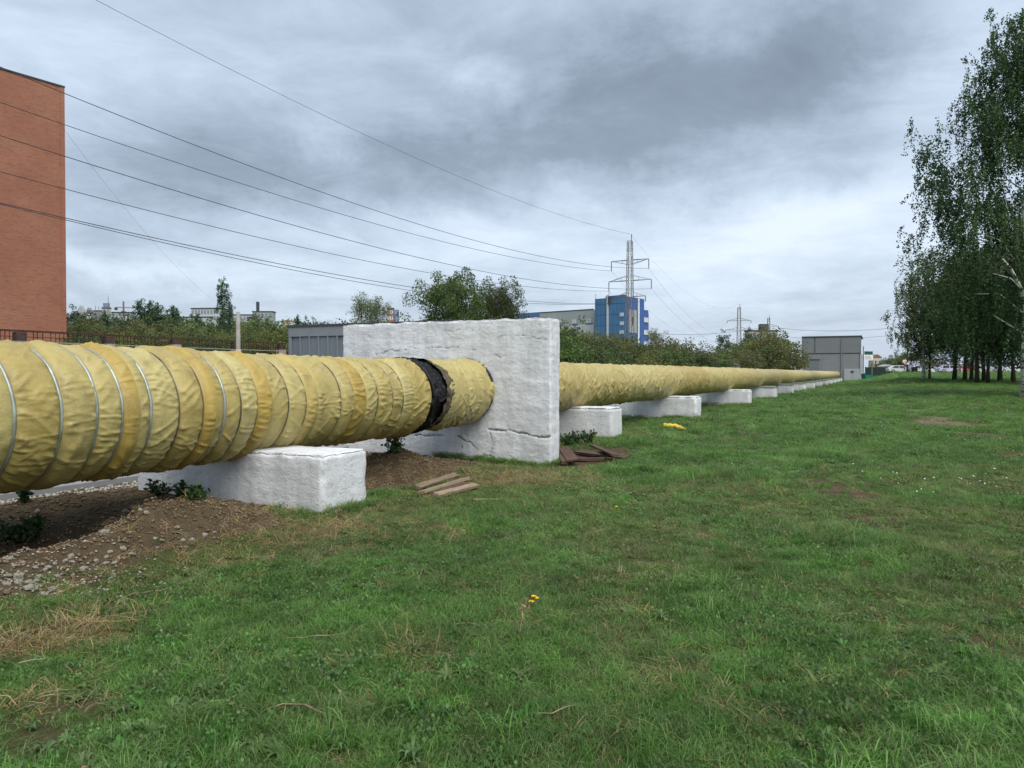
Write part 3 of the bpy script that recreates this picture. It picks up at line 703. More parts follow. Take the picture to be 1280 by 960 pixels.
# local y of the wall: + is to the left; wall n = 4.6..8.67
WN = (5.02 + 9.40) / 2
def wall_pt(px, py):
    u = (px - 640) / 960; n = (DX * S_WALL - u * DY * S_WALL) / (DY + u * DX); Y = DY * S_WALL + DX * n
    return (n - WN, EYE + (466 - py) / 960 * Y + 0.13)
wcr = [([wall_pt(*q) for q in pts], dp_, wd_, 0) for pts, dp_, wd_ in (
    (((518, 545), (545, 544), (575, 546), (590, 555), (605, 568), (617, 573)), .04, .013), (((610, 537), (635, 539), (655, 542), (675, 547), (697, 545)), .04, .014),
    (((612, 540), (616, 555), (612, 572)), .025, .012), (((578, 557), (577, 573)), .02, .012), (((470, 443), (490, 438), (500, 437)), .012, .013),
    (((505, 437), (530, 436), (570, 434), (577, 430)), .012, .013), (((590, 437), (612, 440), (626, 446)), .010, .012), (((555, 411), (612, 411)), .008, .012), (((622, 420), (650, 417), (684, 424)), .008, .012))]
slab('anchor_wall', S_WALL + 0.21, WN, 0.42, 4.38, 2.60, 0.018, 0.032, 0.022, 3.0,
     'big rough white limewashed concrete wall the yellow pipe passes through', 'wall', cracks=wcr, z=-0.13, top_ragged=0.07,
     bulges=[(-0.3, 0.34, 0.8, 0.34, 0.02), (-1.0, 1.3, 0.45, 0.9, -0.012), (0.4, 1.9, 1.3, 0.25, 0.012)])
BLK = [6.85, 16.8, 25.6, 37.0, 47.2, 57, 67, 77, 87, 97, 107, 117, 127, 137]
ORD = ['nearest large white concrete support block under the wrinkled pipe in front of the wall',
       'white concrete support block just behind the big white wall beside the brown boards',
       'long white support block beyond the yellow scrap on the grass',
       'fourth white support block from the left under the far pipe',
       'fifth white support block from the left under the far pipe', 'sixth white support block from the left under the far pipe',
       'seventh white support block from the left under the far pipe', 'eighth white support block from the left under the far pipe',
       'ninth white support block from the left under the far pipe', 'tenth white support block from the left, sixth from the grey house',
       'fifth small white support block from the grey house', 'fourth small white support block from the grey house',
       'tiny far white support block next to the last one at the grey house', 'tiny far white support block closest to the grey house']
ORD[10] = 'fourth small white support block counted back from the grey house'; ORD[11] = 'third small white support block counted back from the grey house'
ORD[9] = 'tenth white support block from the left, fifth counted back from the grey house'
for i, s in enumerate(BLK):
    if i == 0: nc, Wd, H, Lb = 6.72, 2.85, 0.63, 0.80
    else: nc, Wd, H, Lb = 6.75, 2.8, 0.72, 0.80
    p = W(s, 5.5); z = -0.06 if s < 60 else -0.1
    slab('support_block', s, nc, Lb, Wd, H + 0.06, 0.022 if i == 0 else 0.05 if i < 4 else 0.16, 0.06 if i < 4 else 0.03, 0.018 if i < 3 else 0.01, 5.0 + i * 3.1, ORD[i], 'concrete block', 'white concrete support blocks under the pipe', z=z, rz=math.radians(random.uniform(-1, 1)) if i else 0)

# ------------------------------------------------------------------ leaves and trees
def cards(cen, size, rnd, aspect=0.6, up_bias=0.0, r=None):
    r = r or rng; N = len(cen)
    a = r.normal(size=(N, 3)); a[:, 2] -= up_bias; a /= np.linalg.norm(a, axis=1)[:, None]
    b = r.normal(size=(N, 3)); b -= a * (a * b).sum(1)[:, None]; b /= np.linalg.norm(b, axis=1)[:, None]
    sz = np.broadcast_to(np.asarray(size), (N,))[:, None]
    V = np.stack([cen - a * sz * 0.5, cen + b * sz * 0.5 * aspect, cen + a * sz * 0.5, cen - b * sz * 0.5 * aspect], 1).reshape(-1, 3)
    F = np.arange(4 * N).reshape(-1, 4)
    return V, F, np.repeat(rnd, 4)
def tree_mesh(seed, H, base, R, n_limbs, n_leaves, leaf, prof='round', strands=False, clump=0.55, trunk_r=0.18, fork=None, lean=(0, 0), twigs=6, bark='trunk', lf='lf_bush', up=0.45):
    r = np.random.default_rng(seed)
    wood = MB(); tips = []
    hz = np.linspace(0, H * 0.97, 9)
    tw = [(lean[0] * (h / H) + 0.02 * H * float(pn(h * 0.25, seed)) * (h / H), lean[1] * (h / H) + 0.02 * H * float(pn(h * 0.25, seed + 5)) * (h / H), h) for h in hz]
    rr = [trunk_r * (1.35 if i == 0 else 1.0) * (1 - 0.92 * (h / H) ** 0.9) + 0.01 for i, h in enumerate(hz)]
    wood.tube(tw, rr, 7)
    def tp(h): 
        return Vector((np.interp(h, hz, [t[0] for t in tw]), np.interp(h, hz, [t[1] for t in tw]), h))
    for i in range(n_limbs):
        t = (i + r.uniform(0, 1)) / n_limbs
        h0 = base + t * (H * 0.95 - base)
        if prof == 'round': pr = max(0.25, math.sin(PI * (0.18 + 0.76 * t)) ** 0.7)
        elif prof == 'cone': pr = max(0.08, (1 - t) ** 0.8)
        elif prof == 'poplar': pr = max(0.2, math.sin(PI * (0.12 + 0.86 * t)) ** 0.5)
        elif prof == 'birch': pr = max(0.16, (1 - t) ** 0.55 * (0.55 + 0.45 * min(1, t * 4)))
        else: pr = 1.0
        az = i * 2.39996 + r.uniform(-0.5, 0.5); ln = R * pr * r.uniform(0.72, 1.12)
        a = tp(h0); upk = {'poplar': 1.9, 'cone': 0.05}.get(prof, up) * ln * r.uniform(0.6, 1.3)
        b = a + Vector((math.cos(az) * ln, math.sin(az) * ln, upk))
        if b.z > H: b.z = H - r.uniform(0, 0.3)
        mid = a.lerp(b, 0.5) + Vector((0, 0, 0.12 * ln)) + Vector(r.normal(size=3) * 0.06 * ln)
        lr = trunk_r * 0.38 * (1 - 0.6 * t)
        wood.tube([a, mid, b], [lr, lr * 0.55, lr * 0.15], 5)
        for j in range(twigs):
            q = r.uniform(0.3, 1.0) ** 0.8
            c = (a.lerp(mid, q * 2) if q < 0.5 else mid.lerp(b, q * 2 - 1))
            tip = c + Vector(r.normal(size=3)) * clump * 1.1 * (0.5 + 0.6 * pr)
            if prof in ('round', 'bush') and r.uniform() < 0.5:
                wood.tube([c, c.lerp(tip, 0.6), tip], [lr * 0.3, lr * 0.2, lr * 0.08], 4)
            tips.append((tip, clump * (0.55 + 0.6 * pr) * r.uniform(0.7, 1.25)))
    tips.append((tp(H * 0.96), clump * 0.5))
    cs = np.array([t[0] for t in tips]); rad = np.array([t[1] for t in tips])
    tone = r.uniform(0, 1, len(cs))
    if not strands:
        k = r.choice(len(cs), n_leaves, p=rad ** 2 / (rad ** 2).sum())
        d = r.normal(size=(n_leaves, 3)); d /= np.linalg.norm(d, axis=1)[:, None]
        cen = cs[k] + d * (rad[k] * r.uniform(0.25, 1.0, n_leaves) ** 0.6)[:, None] * [1, 1, 0.78]
    else:
        ns = n_leaves // 34; k0 = r.choice(len(cs), ns, p=rad ** 2 / (rad ** 2).sum())
        st_ = cs[k0] + r.normal(size=(ns, 3)) * rad[k0][:, None] * 0.36
        ln = r.uniform(0.3, 1.0, ns) ** 1.3 * 2.5 * strands; drift = r.normal(size=(ns, 2)) * 0.22
        t = r.uniform(0, 1, (ns, 34))
        cen = np.stack([st_[:, None, 0] + drift[:, None, 0] * t, st_[:, None, 1] + drift[:, None, 1] * t, st_[:, None, 2] - ln[:, None] * t], -1)
        cen += r.normal(size=cen.shape) * 0.07
        cen = cen.reshape(-1, 3); k = np.repeat(k0, 34)
    cen[:, 2] = np.maximum(cen[:, 2], 0.08 if prof == 'bush' else base * 0.55)
    rnd = np.clip(0.62 * tone[k] + 0.38 * r.uniform(0, 1, len(k)), 0, 1)
    V, F, rv = cards(cen, leaf * r.uniform(0.6, 1.3, len(cen)), rnd, 0.62, 0.8 if strands else 0.0, r)
    cm = mesh_np('crown', V, F, M[lf], attrs={'rnd': rv}, only_mesh=True)
    tm = wood.mesh('trunk', M[bark], smooth=True)
    return tm, cm, float(np.percentile(cen[:, 2], 99.3))
PROTO = {}
NTH = ['first', 'second', 'third', 'fourth', 'fifth', 'sixth', 'seventh', 'eighth', 'ninth', 'tenth', 'eleventh', 'twelfth', 'thirteenth', 'fourteenth', 'fifteenth', 'sixteenth', 'seventeenth', 'eighteenth', 'nineteenth', 'twentieth', 'twenty-first', 'twenty-second', 'twenty-third']
def place_tree(kind, loc, label, scale=(1, 1, 1), rz=0.0, group=None, cat='tree', name='tree'):
    tm, cm, _ = PROTO[kind]
    e = thing(name, label, cat, loc, rz, group); e.scale = scale if hasattr(scale, '__len__') else (scale,) * 3
    link('trunk', tm, None, e); link('crown', cm, None, e)
    return e
for i in range(3): PROTO['bush%d' % i] = tree_mesh(100 + i, 5.2, 0.5, 2.6, 13, 5200, 0.26, 'bush' if i == 1 else 'round', clump=0.8, trunk_r=0.10, twigs=7, lf='lf_bush', bark='wood_grey')
for i in range(2): PROTO['shrub%d' % i] = tree_mesh(120 + i, 5.6, 0.5, 2.4, 12, 5200, 0.26, 'round', clump=0.75, trunk_r=0.10, twigs=7, lf='lf_green', bark='wood_grey')
for i in range(3): PROTO['cone%d' % i] = tree_mesh(140 + i, 10.5, 0.8, 2.5, 30, 6500, 0.26, 'cone' if i < 2 else 'round', clump=0.62, trunk_r=0.16, twigs=5, lf='lf_conifer')
PROTO['poplar'] = tree_mesh(160, 13.0, 1.2, 1.0, 34, 8000, 0.22, 'poplar', clump=0.5, trunk_r=0.18, twigs=5, lf='lf_conifer')
PROTO['willow'] = tree_mesh(170, 9.0, 1.6, 4.1, 20, 30000, 0.2, 'round', clump=0.9, trunk_r=0.26, twigs=10, lf='lf_mid', up=0.5)
PROTO['loose'] = tree_mesh(180, 8.0, 1.5, 1.6, 22, 6000, 0.17, 'poplar', clump=0.6, trunk_r=0.14, twigs=6, lf='lf_pale')
for i in range(3): PROTO['linden%d' % i] = tree_mesh(200 + i, 11.0, 2.3, 3.7, 26, 16000, 0.20, 'round', clump=0.85, trunk_r=0.165, twigs=9, lf='lf_dark', lean=((0.5, 0), (-0.4, 0.2), (0.1, 0))[i])
PROTO['birch_tall'] = tree_mesh(223, 20.4, 2.8, 5.9, 46, 135000, 0.135, 'birch', strands=0.75, clump=0.95, trunk_r=0.15, twigs=10, lf='lf_birch', bark='birch', lean=(0.5, 0.3), up=0.6)
PROTO['birch_small'] = tree_mesh(231, 10.5, 2.6, 3.0, 22, 16000, 0.15, 'birch', strands=0.7, clump=0.75, trunk_r=0.14, twigs=8, lf='lf_pale', bark='birch', up=0.6)

# right-hand group of trees
b0 = gpix(1280, 496, 30, 70)
place_tree('birch_tall', b0, 'tallest birch at the right edge with white trunk and drooping dark green foliage', (0.95, 0.95, (EYE + (466 - 24) / 960 * b0.y - b0.z) / PROTO['birch_tall'][2] * 0.985), 0.4, cat='tree', name='birch_tree')
limb = MB(); 
bt = thing('birch_tree', 'bare white birch limb leaning out of the dark foliage at the right edge', 'tree', gpix(1292, 497, 30, 70))
off = bt.location
lp = [Vector((0, 0, 0)), at(1288, 420, off.y) - off, at(1276, 362, off.y - 1.5) - off, at(1262, 336, off.y - 2.5) - off, at(1250, 322, off.y - 3.0) - off]
limb.tube(lp, [0.16, 0.12, 0.085, 0.06, 0.03], 7); limb.tube([lp[2], at(1262, 348, off.y - 3) - off, at(1240, 342, off.y - 3.4) - off], [0.03, 0.02, 0.01], 5)
limb.build('trunk', M['birch'], bt, smooth=True)
V_, F_, rv_ = cards(np.array([list(lp[4] + Vector((random.gauss(-0.3, 0.5), random.gauss(0, 0.5), random.gauss(-0.3, 0.5)))) for _ in range(500)]), 0.13, np.random.default_rng(5).uniform(0, 1, 500), 0.6, 0.5)
mesh_np('crown', V_, F_, M['lf_birch'], bt, attrs={'rnd': rv_})
LG = 'dark broadleaf trees in the group on the right'
ROW = [(1193, 475.5, 'linden0', 1.0, 'broad dark tree with a thick straight trunk, third trunk from the left in the group'),
       (1206, 476, 'linden1', 0.92, 'dark tree with a short trunk just left of the leaning pair'),
       (1221, 480, 'linden2', 1.05, 'dark tree whose leaning trunk stands forward in the middle of the group'),
       (1214, 476, 'linden0', 0.85, 'thin dark trunk tree close behind the leaning one'),
       (1230, 478, 'linden1', 0.95, 'dark tree with a trunk leaning left, right of the middle of the group'),
       (1235, 480, 'linden2', 0.9, 'dark tree with a slim straight trunk beside the leaning one'),
       (1250, 478, 'linden0', 1.1, 'dark tree with the thickest brown trunk in front of the white van'),
       (1267, 479, 'linden1', 1.0, 'dark tree with a slim trunk next to the white birch at the right edge'),
       (1162, 475.5, 'linden2', 0.62, 'slim dark tree standing right beside the small white birch')]
for i, (px, py, kd, sc, lb) in enumerate(ROW):
    p = gpix(px, py, 35, 110); f = p.y / 62.0 * 0.9
    place_tree(kd, p, lb, (sc * f * (1.0 if i != 8 else 0.7), sc * f, sc * f * (1.0 + 0.06 * math.sin(i * 3))), i * 1.7, LG, 'tree', 'broadleaf_tree')
p = gpix(1154.5, 475.5, 35, 110); f = p.y / 62.0 * 0.9
place_tree('birch_small', p, 'small birch with a thin white trunk at the left end of the tree group', (1.0 * f, f, 1.05 * f), 0.3, cat='tree', name='birch_tree')
p = gpix(1300, 478, 35, 110)
place_tree('linden0', p, 'dark tree at the very right edge behind the tall birch', 1.15, 2.2, LG, 'tree', 'broadleaf_tree')
p = gpix(1318, 482, 35, 110)
place_tree('birch_tall', p, 'second tall birch partly cut off by the right edge behind the first', 0.72, 2.0, cat='tree', name='birch_tree')

# bushes behind the far pipe
GB = 'bushes along the far side of the pipe'
def bush(kind, px, ptop, Y, label, group, name='bush', hproto=5.2, wide=1.0):
    X = (px - 640) / 960 * Y; z = tz(X, Y); top = EYE + (466 - ptop) / 960 * Y
    sc = max(0.25, (top - z) / PROTO[kind][2])
    return place_tree(kind, (X, Y, z - 0.05), label, (sc * wide, sc * wide, sc), random.uniform(0, 6.28), group, 'bush' if name == 'bush' else 'tree', name)
random.seed(11)
rowtops = [(700, 404), (722, 412), (742, 420), (762, 416), (783, 424), (806, 428), (826, 424), (846, 425), (868, 430), (890, 434), (912, 436), (930, 430), (948, 422), (966, 416), (958, 417)]
for q_, (px, tp_) in enumerate(rowtops):
    Y = 58 + (px - 700) * 0.16 + random.uniform(-4, 4)
    bush(random.choice(['bush0', 'bush1', 'bush2', 'shrub0']), px, tp_ + random.uniform(-2, 3), Y, NTH[q_] + ' olive bush from the white wall in the middle row beyond the far pipe', GB, wide=1.1)
    bush(random.choice(['bush0', 'shrub1', 'bush2', 'shrub0']), px + random.uniform(4, 14), tp_ + random.uniform(8, 16), Y - 10 + random.uniform(-3, 3), NTH[q_] + ' low bush from the white wall in the front row beyond the far pipe', GB, wide=1.2)
    bush(random.choice(['bush0', 'bush1', 'bush2']), px + random.uniform(-10, 10), tp_ + random.uniform(-1, 6), Y + 16, NTH[q_] + ' bush from the white wall in the back row beyond the far pipe', GB, wide=1.3)
bush('cone2', 905, 414, 120, 'dark spreading tree left of the second pylon above the bushes', None, 'dark_tree', 10.5, 0.8)
bush('cone2', 938, 412, 128, 'dark tree between the second pylon and the beige building', None, 'dark_tree', 10.5, 0.8)
bush('loose', 816, 411, 110, 'small feathery tree at the right foot of the blue building', None, 'tree', 8.0, 0.9)
bush('bush2', 965, 414, 100, 'tall brownish bush left of the far grey house', None, 'bush', 5.2, 0.8)
bush('willow', 566, 341, 60, 'large rounded tree above the white wall, left of the two crowns', None, 'tree', 9.0, 0.85)
bush('willow', 625, 354, 62, 'large rounded tree above the white wall, right of the two crowns', None, 'tree', 9.0, 0.72)
bush('loose', 452, 366, 50, 'upright grey green tree above the grey garage, left of the pair', None, 'tree', 8.0, 0.75)
bush('loose', 472, 371, 51, 'upright grey green tree above the grey garage, right of the pair', None, 'tree', 8.0, 0.75)
for px, t_, Y in ((372, 396, 90), (384, 398, 95), (394, 399, 96)):
    bush('cone0' if px < 380 else 'cone2', px, t_, Y, {372: 'small pointed dark tree over the left end of the garage roof', 384: 'small rounded dark tree over the garage roof beside the pointed one', 394: 'rightmost small dark tree peeping over the garage roof'}[px], None, 'tree', 10.5, 0.7)
# left wood behind the fence
GL = 'trees and bushes of the wood behind the fence'
for q_, px in enumerate(range(96, 366, 13)):
    for k_, (Y, top) in enumerate(((52, 419), (66, 411), (82, 404))):
        if k_ == 0 and px > 340: continue
        bush(random.choice(['bush0', 'bush1', 'bush2', 'shrub0', 'shrub1'] if k_ else ['bush0', 'bush1', 'bush2', 'shrub1']), px + random.uniform(-6, 6), top + random.uniform(-5, 6), Y + random.uniform(-3, 3), NTH[q_] + ' olive bush from the brick building in the ' + ('front', 'middle', 'back')[k_] + ' row behind the railing fence', GL, 'bush', 5.2 if k_ else 5.2, 1.15)
for q_, (px, t_, kd) in enumerate(sorted([(92, 384, 'cone2'), (118, 392, 'cone2'), (132, 391, 'cone1'), (150, 392, 'cone2'), (163, 394, 'cone2'), (175, 377, 'cone0'), (188, 378, 'cone1'), (197, 382, 'cone0'), (206, 386, 'cone2'), (216, 384, 'cone1'), (222, 390, 'cone0'), (240, 396, 'cone2'), (247, 394, 'cone1'), (262, 399, 'cone2'), (318, 397, 'cone2'), (335, 398, 'cone0'), (105, 395, 'cone0')])):
    bush(kd, px, t_, 100 + random.uniform(-6, 14), NTH[q_] + ' dark green tree from the brick building rising above the wood behind the fence', 'dark trees above the wood on the left', 'dark_tree', 10.5, 0.95)
bush('poplar', 279, 350, 75, 'tall slender poplar rising above the wood left of the concrete pole', None, 'poplar_tree', 13.0, 0.62)
bush('poplar', 287, 378, 78, 'short poplar close against the right side of the tall poplar', None, 'poplar_tree', 13.0, 0.62)
# far right horizon trees
for q_, (px, t_, Y) in enumerate([(1098, 452, 190), (1108, 447, 200), (1118, 445, 200), (1128, 440, 190), (1140, 438, 180), (1150, 440, 180), (1172, 446, 190), (1190, 448, 190), (1210, 448, 195), (1240, 449, 200), (1265, 449, 200)]):
    bush(random.choice(['bush0', 'bush2', 'shrub0']), px, t_, Y, NTH[q_] + ' distant bush right of the grey house along the far street behind the cars', 'distant bushes along the far street', 'bush', 5.2, 1.1)
# far hill woods read as one mass
def far_wood():
    r = np.random.default_rng(77); N = 26000
    X = r.uniform(-420, 60, N); Y = r.uniform(190, 480, N)
    k = (X / Y < 0.12) & (X / Y > -0.75); X, Y = X[k], Y[k]
    cell = pn(X / 11, Y / 11, 3) ; Z = terrain(X, Y) + r.uniform(0.2, 1, len(X)) * (6.5 + 4.0 * cell + 2.5 * pn(X / 4, Y / 4, 9))
    V, F, rv = cards(np.stack([X, Y, Z], -1), r.uniform(0.9, 1.7, len(X)), np.clip(0.5 + 0.6 * pn(X / 9, Y / 9, 5) + r.uniform(-.2, .2, len(X)), 0, 1), 0.8, 0, r)
    tag(mesh_np('hill_wood', V, F, M['lf_green'], attrs={'rnd': rv}), 'distant wood covering the hill behind the fence', 'wood', kind='stuff')
far_wood()

# ------------------------------------------------------------------ railing fence behind the pipe
FN = 20.6
def fence(s0, s1, posts, ztop, zplinth, label, group, plinth=True, bars=True):
    f = thing('railing_fence', label, 'fence', W(s0, FN, 0), -A + PI / 2, group)      # local x = along the pipe
    L = s1 - s0
    if plinth:
        MB().box(0, L, -0.17, 0.17, -0.1, zplinth).build('plinth', M['concrete'], f)
        MB().box(0, L, -0.21, 0.21, zplinth + 0.002, zplinth + 0.05).build('coping', M['pale_rail'], f)
    MB().box(0, L, -0.03, 0.03, ztop - 0.05, ztop).build('rail', M['rust'], f)
    for zz, mm in ((ztop - 0.17, 'rust'), (ztop - 0.30, 'pale_rail')):
        MB().box(0, L, -0.012, 0.012, zz - 0.02, zz).build('rail', M[mm], f)
    if bars:
        b = MB(); x = 0.05; i = 0
        while x < L:
            if random.random() > 0.06: b.bar((x, 0.02 + random.uniform(-.006, .006), zplinth + 0.04), (x + random.uniform(-.02, .02), 0.02, ztop - 0.02), 0.011)
            x += 0.125; i += 1
        tag(b.build('bars', M['rust'], f), kind='stuff')
    for i, s in enumerate(posts):
        x = s - s0
        p = MB().box(x - 0.12, x + 0.12, -0.125, 0.125, 0, ztop - 0.06).build('post', M['post'], f, bevel=0.01)
        MB().box(x - 0.13, x + 0.13, -0.135, 0.135, 0.01, ztop - 0.27 + 0.05 * math.sin(i * 4)).build('post_render', M['pale_post'], p)
    return f
fence(4.0, 22.8, [5.2, 7.75, 10.25, 12.8, 15.4, 17.8, 20.4, 22.7], 2.64, 1.99, 'rusty brown railing fence with brick posts behind the near end of the pipe', None)
fence(31.0, 118.0, [31.2 + 2.5 * i for i in range(35)], 2.55, 1.7, 'brown railing fence with brick posts running behind the far pipe below the bushes', None)
pole = thing('concrete_pole', 'pale concrete pole standing at the fence beside the slender poplar', 'pole', (at(298, 440, 25.5).x, 25.5, 0.0))
MB().tube([(0, 0, 0), (0, 0, 1.9), (0, 0, 3.52)], [0.09, 0.08, 0.062], 10).build('shaft', M['pole'], pole, smooth=True)
MB().tube([(0, 0, 1.2), (0, 0, 2.28)], [0.096, 0.09], 10).build('painted_collar', M['pale_post'], pole, smooth=True)

# ------------------------------------------------------------------ grey garage
def nfor(px, s): u = (px - 640) / 960; return (DX * s - u * DY * s) / (DY + u * DX)
GS, GN0, GN1 = 23.3, 20.75, 13.2
g = thing('garage', 'grey metal garage with ribbed front between the fence and the white wall', 'garage', W(GS, GN0, 0.0), -A)
GW = GN0 - GN1; GH = 3.32
MB().box(0.05, GW - 0.05, 0.10, 6.0, 0.0, GH - 0.05).build('wall', M['garage'], g)
MB().box(-0.06, GW + 0.06, -0.06, 6.1, GH - 0.05, GH + 0.03).build('roof', M['dark_trim'], g)
MB().box(0.0, GW, -0.03, 0.12, GH - 0.42, GH - 0.052).build('fascia', M['garage_trim'], g)
MB().box(0.0, 0.14, -0.02, 0.12, 0.0, GH - 0.423).build('corner_post', M['garage_trim'], g)
x = 0.16; pw = 0.445; i = 0
while x + pw < GW:
    pme = MB().box(0, pw - 0.06, 0.0, 0.115, 0.0, GH - 0.44).build('panel', M['garage'], g); pme.location = (x, 0.02 if i % 5 else 0.04, 0)
    r_ = MB().box(0, 0.052, -0.03, 0.118, 0.0, GH - 0.426).build('rib', M['garage_trim'], g); r_.location = (x + pw - 0.056, 0, 0)
    x += pw; i += 1

# ------------------------------------------------------------------ brick building
f_ = Vector((math.sin(math.radians(34.5)), math.cos(math.radians(34.5)), 0))
ed = at(83.0, 110, 60.0)
bb = thing('brick_building', 'tall blank red brick building at the left edge behind the fence', 'building', (ed.x, ed.y, 0), -math.radians(34.5))
MB().box(-16, 0, -26, 0, -1, ed.z - 0.1).build('wall', M['brick'], bb)
MB().box(-16.1, 0.06, -26.1, 0.06, ed.z - 0.098, ed.z + 0.02).build('parapet', M['dark_trim'], bb)
MB().box(-0.3, 0.03, -0.3, 0.03, -1, ed.z - 0.11).build('corner_strip', M['brick'], bb)

# ------------------------------------------------------------------ far grey house at the end of the pipe
hn0 = 12.45
h = thing('pump_house', 'far grey panelled house where the yellow pipe ends', 'house', W(HOUSE_S, hn0, 0), -A)
def hx(px): return hn0 - nfor(px, HOUSE_S)
def hzv(px, py):
    n = nfor(px, HOUSE_S); Y = DY * HOUSE_S + DX * n; return EYE + (466 - py) / 960 * Y
X0, X1 = 0.0, hx(1075); zt = hzv(1030, 421); zm = hzv(1030, 442); zb = -0.3
MB().box(X0 + .05, X1 - .05, 0.12, 12, zb, zt - 0.1).build('wall', M['house_low'], h)
MB().box(X0 - .1, X1 + .25, -0.12, 12.2, zt - 0.1, zt + 0.12).build('roof', M['dark_trim'], h)
cuts = [1002, 1017.5, 1019, 1051.5, 1075]
for a, b in ((1002, 1017.3), (1018.8, 1051), (1052.6, 1075)):
    MB().box(hx(a), hx(b) + (0.15 if b == 1075 else 0), -0.04, 0.12, zm + 0.10, zt - 0.105).build('upper_panel', M['house_up'], h)
for a, b in ((1003, 1027), (1027.3, 1051), (1052.6, 1073.5)):
    MB().box(hx(a), hx(b), 0.0, 0.118, zb, zm - 0.10).build('lower_panel', M['house_low'], h)
MB().box(X0, X1 + .1, -0.02, 0.12, zm - 0.098, zm + 0.098).build('band', M['dark_trim'], h)
d_ = MB().box(hx(1012), hx(1024), -0.07, 0.0, zb + 0.3, hzv(1018, 450)).build('door', M['garage'], h)
MB().box(hx(1011.3), hx(1024.7), -0.13, -0.02, hzv(1018, 450), hzv(1018, 449)).build('lintel', M['dark_trim'], d_)
MB().box(hx(1051.2), hx(1052.4), -0.16, -0.05, zb, zt - 0.2).build('drainpipe', M['garage_trim'], h)
MB().box(hx(1055), hx(1074.5), -0.10, -0.003, zb, hzv(1065, 461)).build('plaster_base', M['house_base'], h)
MB().box(hx(1063.5), hx(1067), -0.14, -0.102, hzv(1065, 466), hzv(1065, 463.5)).build('vent', M['dark_trim'], h)
MB().box(X1 - .04, X1 + .22, -0.06, 12.05, zb, zm - .1).build('side_wall', M['house_base'], h)

# ------------------------------------------------------------------ street bits at the far right
def lbox(name, m, parent, *a, **k): return MB().box(*a).build(name, m, parent, **k)
sg = thing('street_sign', 'green and white board on a post at the right corner of the grey house', 'sign', (at(1085, 466, 128).x, 128, 0), 0.1)
q = 128 / 960
lbox('post', M['pylon'], sg, -0.9, -0.78, -0.06, 0.06, 0, 5.9); lbox('post', M['pylon'], sg, 0.62, 0.74, -0.06, 0.06, 0, 3.0)
wb = lbox('board', M['white'], sg, -6 * q, 6 * q, -0.12, 0.0, 1.5 + 15.5 * q, 1.5 + 22.5 * q)
gb = lbox('board', M['green_dark'], sg, -5 * q, 5.5 * q, -0.13, 0.0, 1.5 + 22.6 * q, 1.5 + 26.8 * q)
for kx in range(3): lbox('line_of_text', M['grey_wall'], wb, -4.8 * q, (4.5 - kx) * q, -0.135, -0.122, 1.5 + (17 + kx * 1.7) * q, 1.5 + (17.7 + kx * 1.7) * q)
dp = thing('dumpster', 'green rubbish skip on the grass at the right corner of the grey house', 'skip', (at(1084, 470, 124).x, 124, gpix(1084, 470, 60, 200).z * 0 + tz(at(1084, 470, 124).x, 124)), 0.1)
q = 124 / 960
MB().prism([(-5 * q, 0.15), (4.6 * q, 0.15), (5.4 * q, 6.2 * q), (-5.4 * q, 6.2 * q)], -0.6, 0.6).build('bin_body', M['green_paint'], dp)
lbox('lid', M['green_dark'], dp, -5.6 * q, 5.6 * q, -0.66, 0.66, 6.2 * q + 0.004, 6.2 * q + 0.09)
for sx in (-1, 1):
    for sy in (-1, 1): lbox('wheel', M['rubber'], dp, sx * 4 * q - .08, sx * 4 * q + .08, sy * 0.45 - .05, sy * 0.45 + .05, 0.0, 0.148)
def car(name, label, cat, px, Y, kind, paint, rz=0.0, wpx=None):
    x = at(px, 466, Y).x; z = tz(x, Y)
    e = thing(name, label, cat, (x, Y, z), rz)
    if kind == 'van': L, H = 5.6, 2.35; body = [(-2.8, .35), (2.8, .35), (2.8, 1.1), (2.55, 1.25), (1.95, 2.2), (1.7, 2.35), (-2.75, 2.35), (-2.8, 2.2)]; win = [(1.3, 1.3), (2.3, 1.3), (1.85, 2.1), (1.3, 2.1)]; win2 = [(-2.4, 1.35), (1.1, 1.35), (1.1, 2.05), (-2.4, 2.05)]
    else: L, H = 4.3, 1.45; body = [(-2.1, .3), (2.1, .3), (2.15, .75), (1.2, .9), (.55, 1.42), (-1.0, 1.45), (-1.75, .95), (-2.15, .9)]; win = [(1.0, .93), (.5, 1.36), (-.15, 1.38), (-.15, .93)]; win2 = [(-.28, .93), (-.28, 1.38), (-1.0, 1.38), (-1.5, .97)]
    wd = 1.0 if kind == 'van' else 0.85
    MB().prism(body, -wd, wd).build('body', M[paint], e, bevel=0.06)
    for w_ in (win, win2): MB().prism(w_, -wd - 0.012, wd + 0.012).build('window', M['glass'], e)
    for wx in ((-1.75, 1.8) if kind == 'van' else (-1.3, 1.35)):
        for sy in (-1, 1):
            w = MB().bar((wx, sy * (wd - .18), .34), (wx, sy * (wd + .02), .34), .34, k=18).build('wheel', M['rubber'], e)
            MB().bar((wx, sy * (wd + .0), .34), (wx, sy * (wd + .035), .34), .19, k=12).build('rim', M['strap'], w)
    for sy in (-1, 1): lbox('headlight', M['glass_pale'], e, 2.1 if kind != 'van' else 2.74, 2.17 if kind != 'van' else 2.82, sy * .62 - .15, sy * .62 + .15, .62, .78)
    return e
car('van', 'white van parked on the street between the two rightmost dark trunks', 'van', 1262, 146, 'van', 'car_white', 0.05)
car('van', 'white van half hidden by the thick brown trunk on the street', 'van', 1238, 147, 'van', 'car_white', 0.05)
car('car', 'white car on the street just left of the tall thin pole', 'car', 1123, 150, 'car', 'car_white', -0.1)
car('car', 'red car on the street behind the trees between the dark trunks', 'car', 1202, 148, 'car', 'car_red', -0.1)
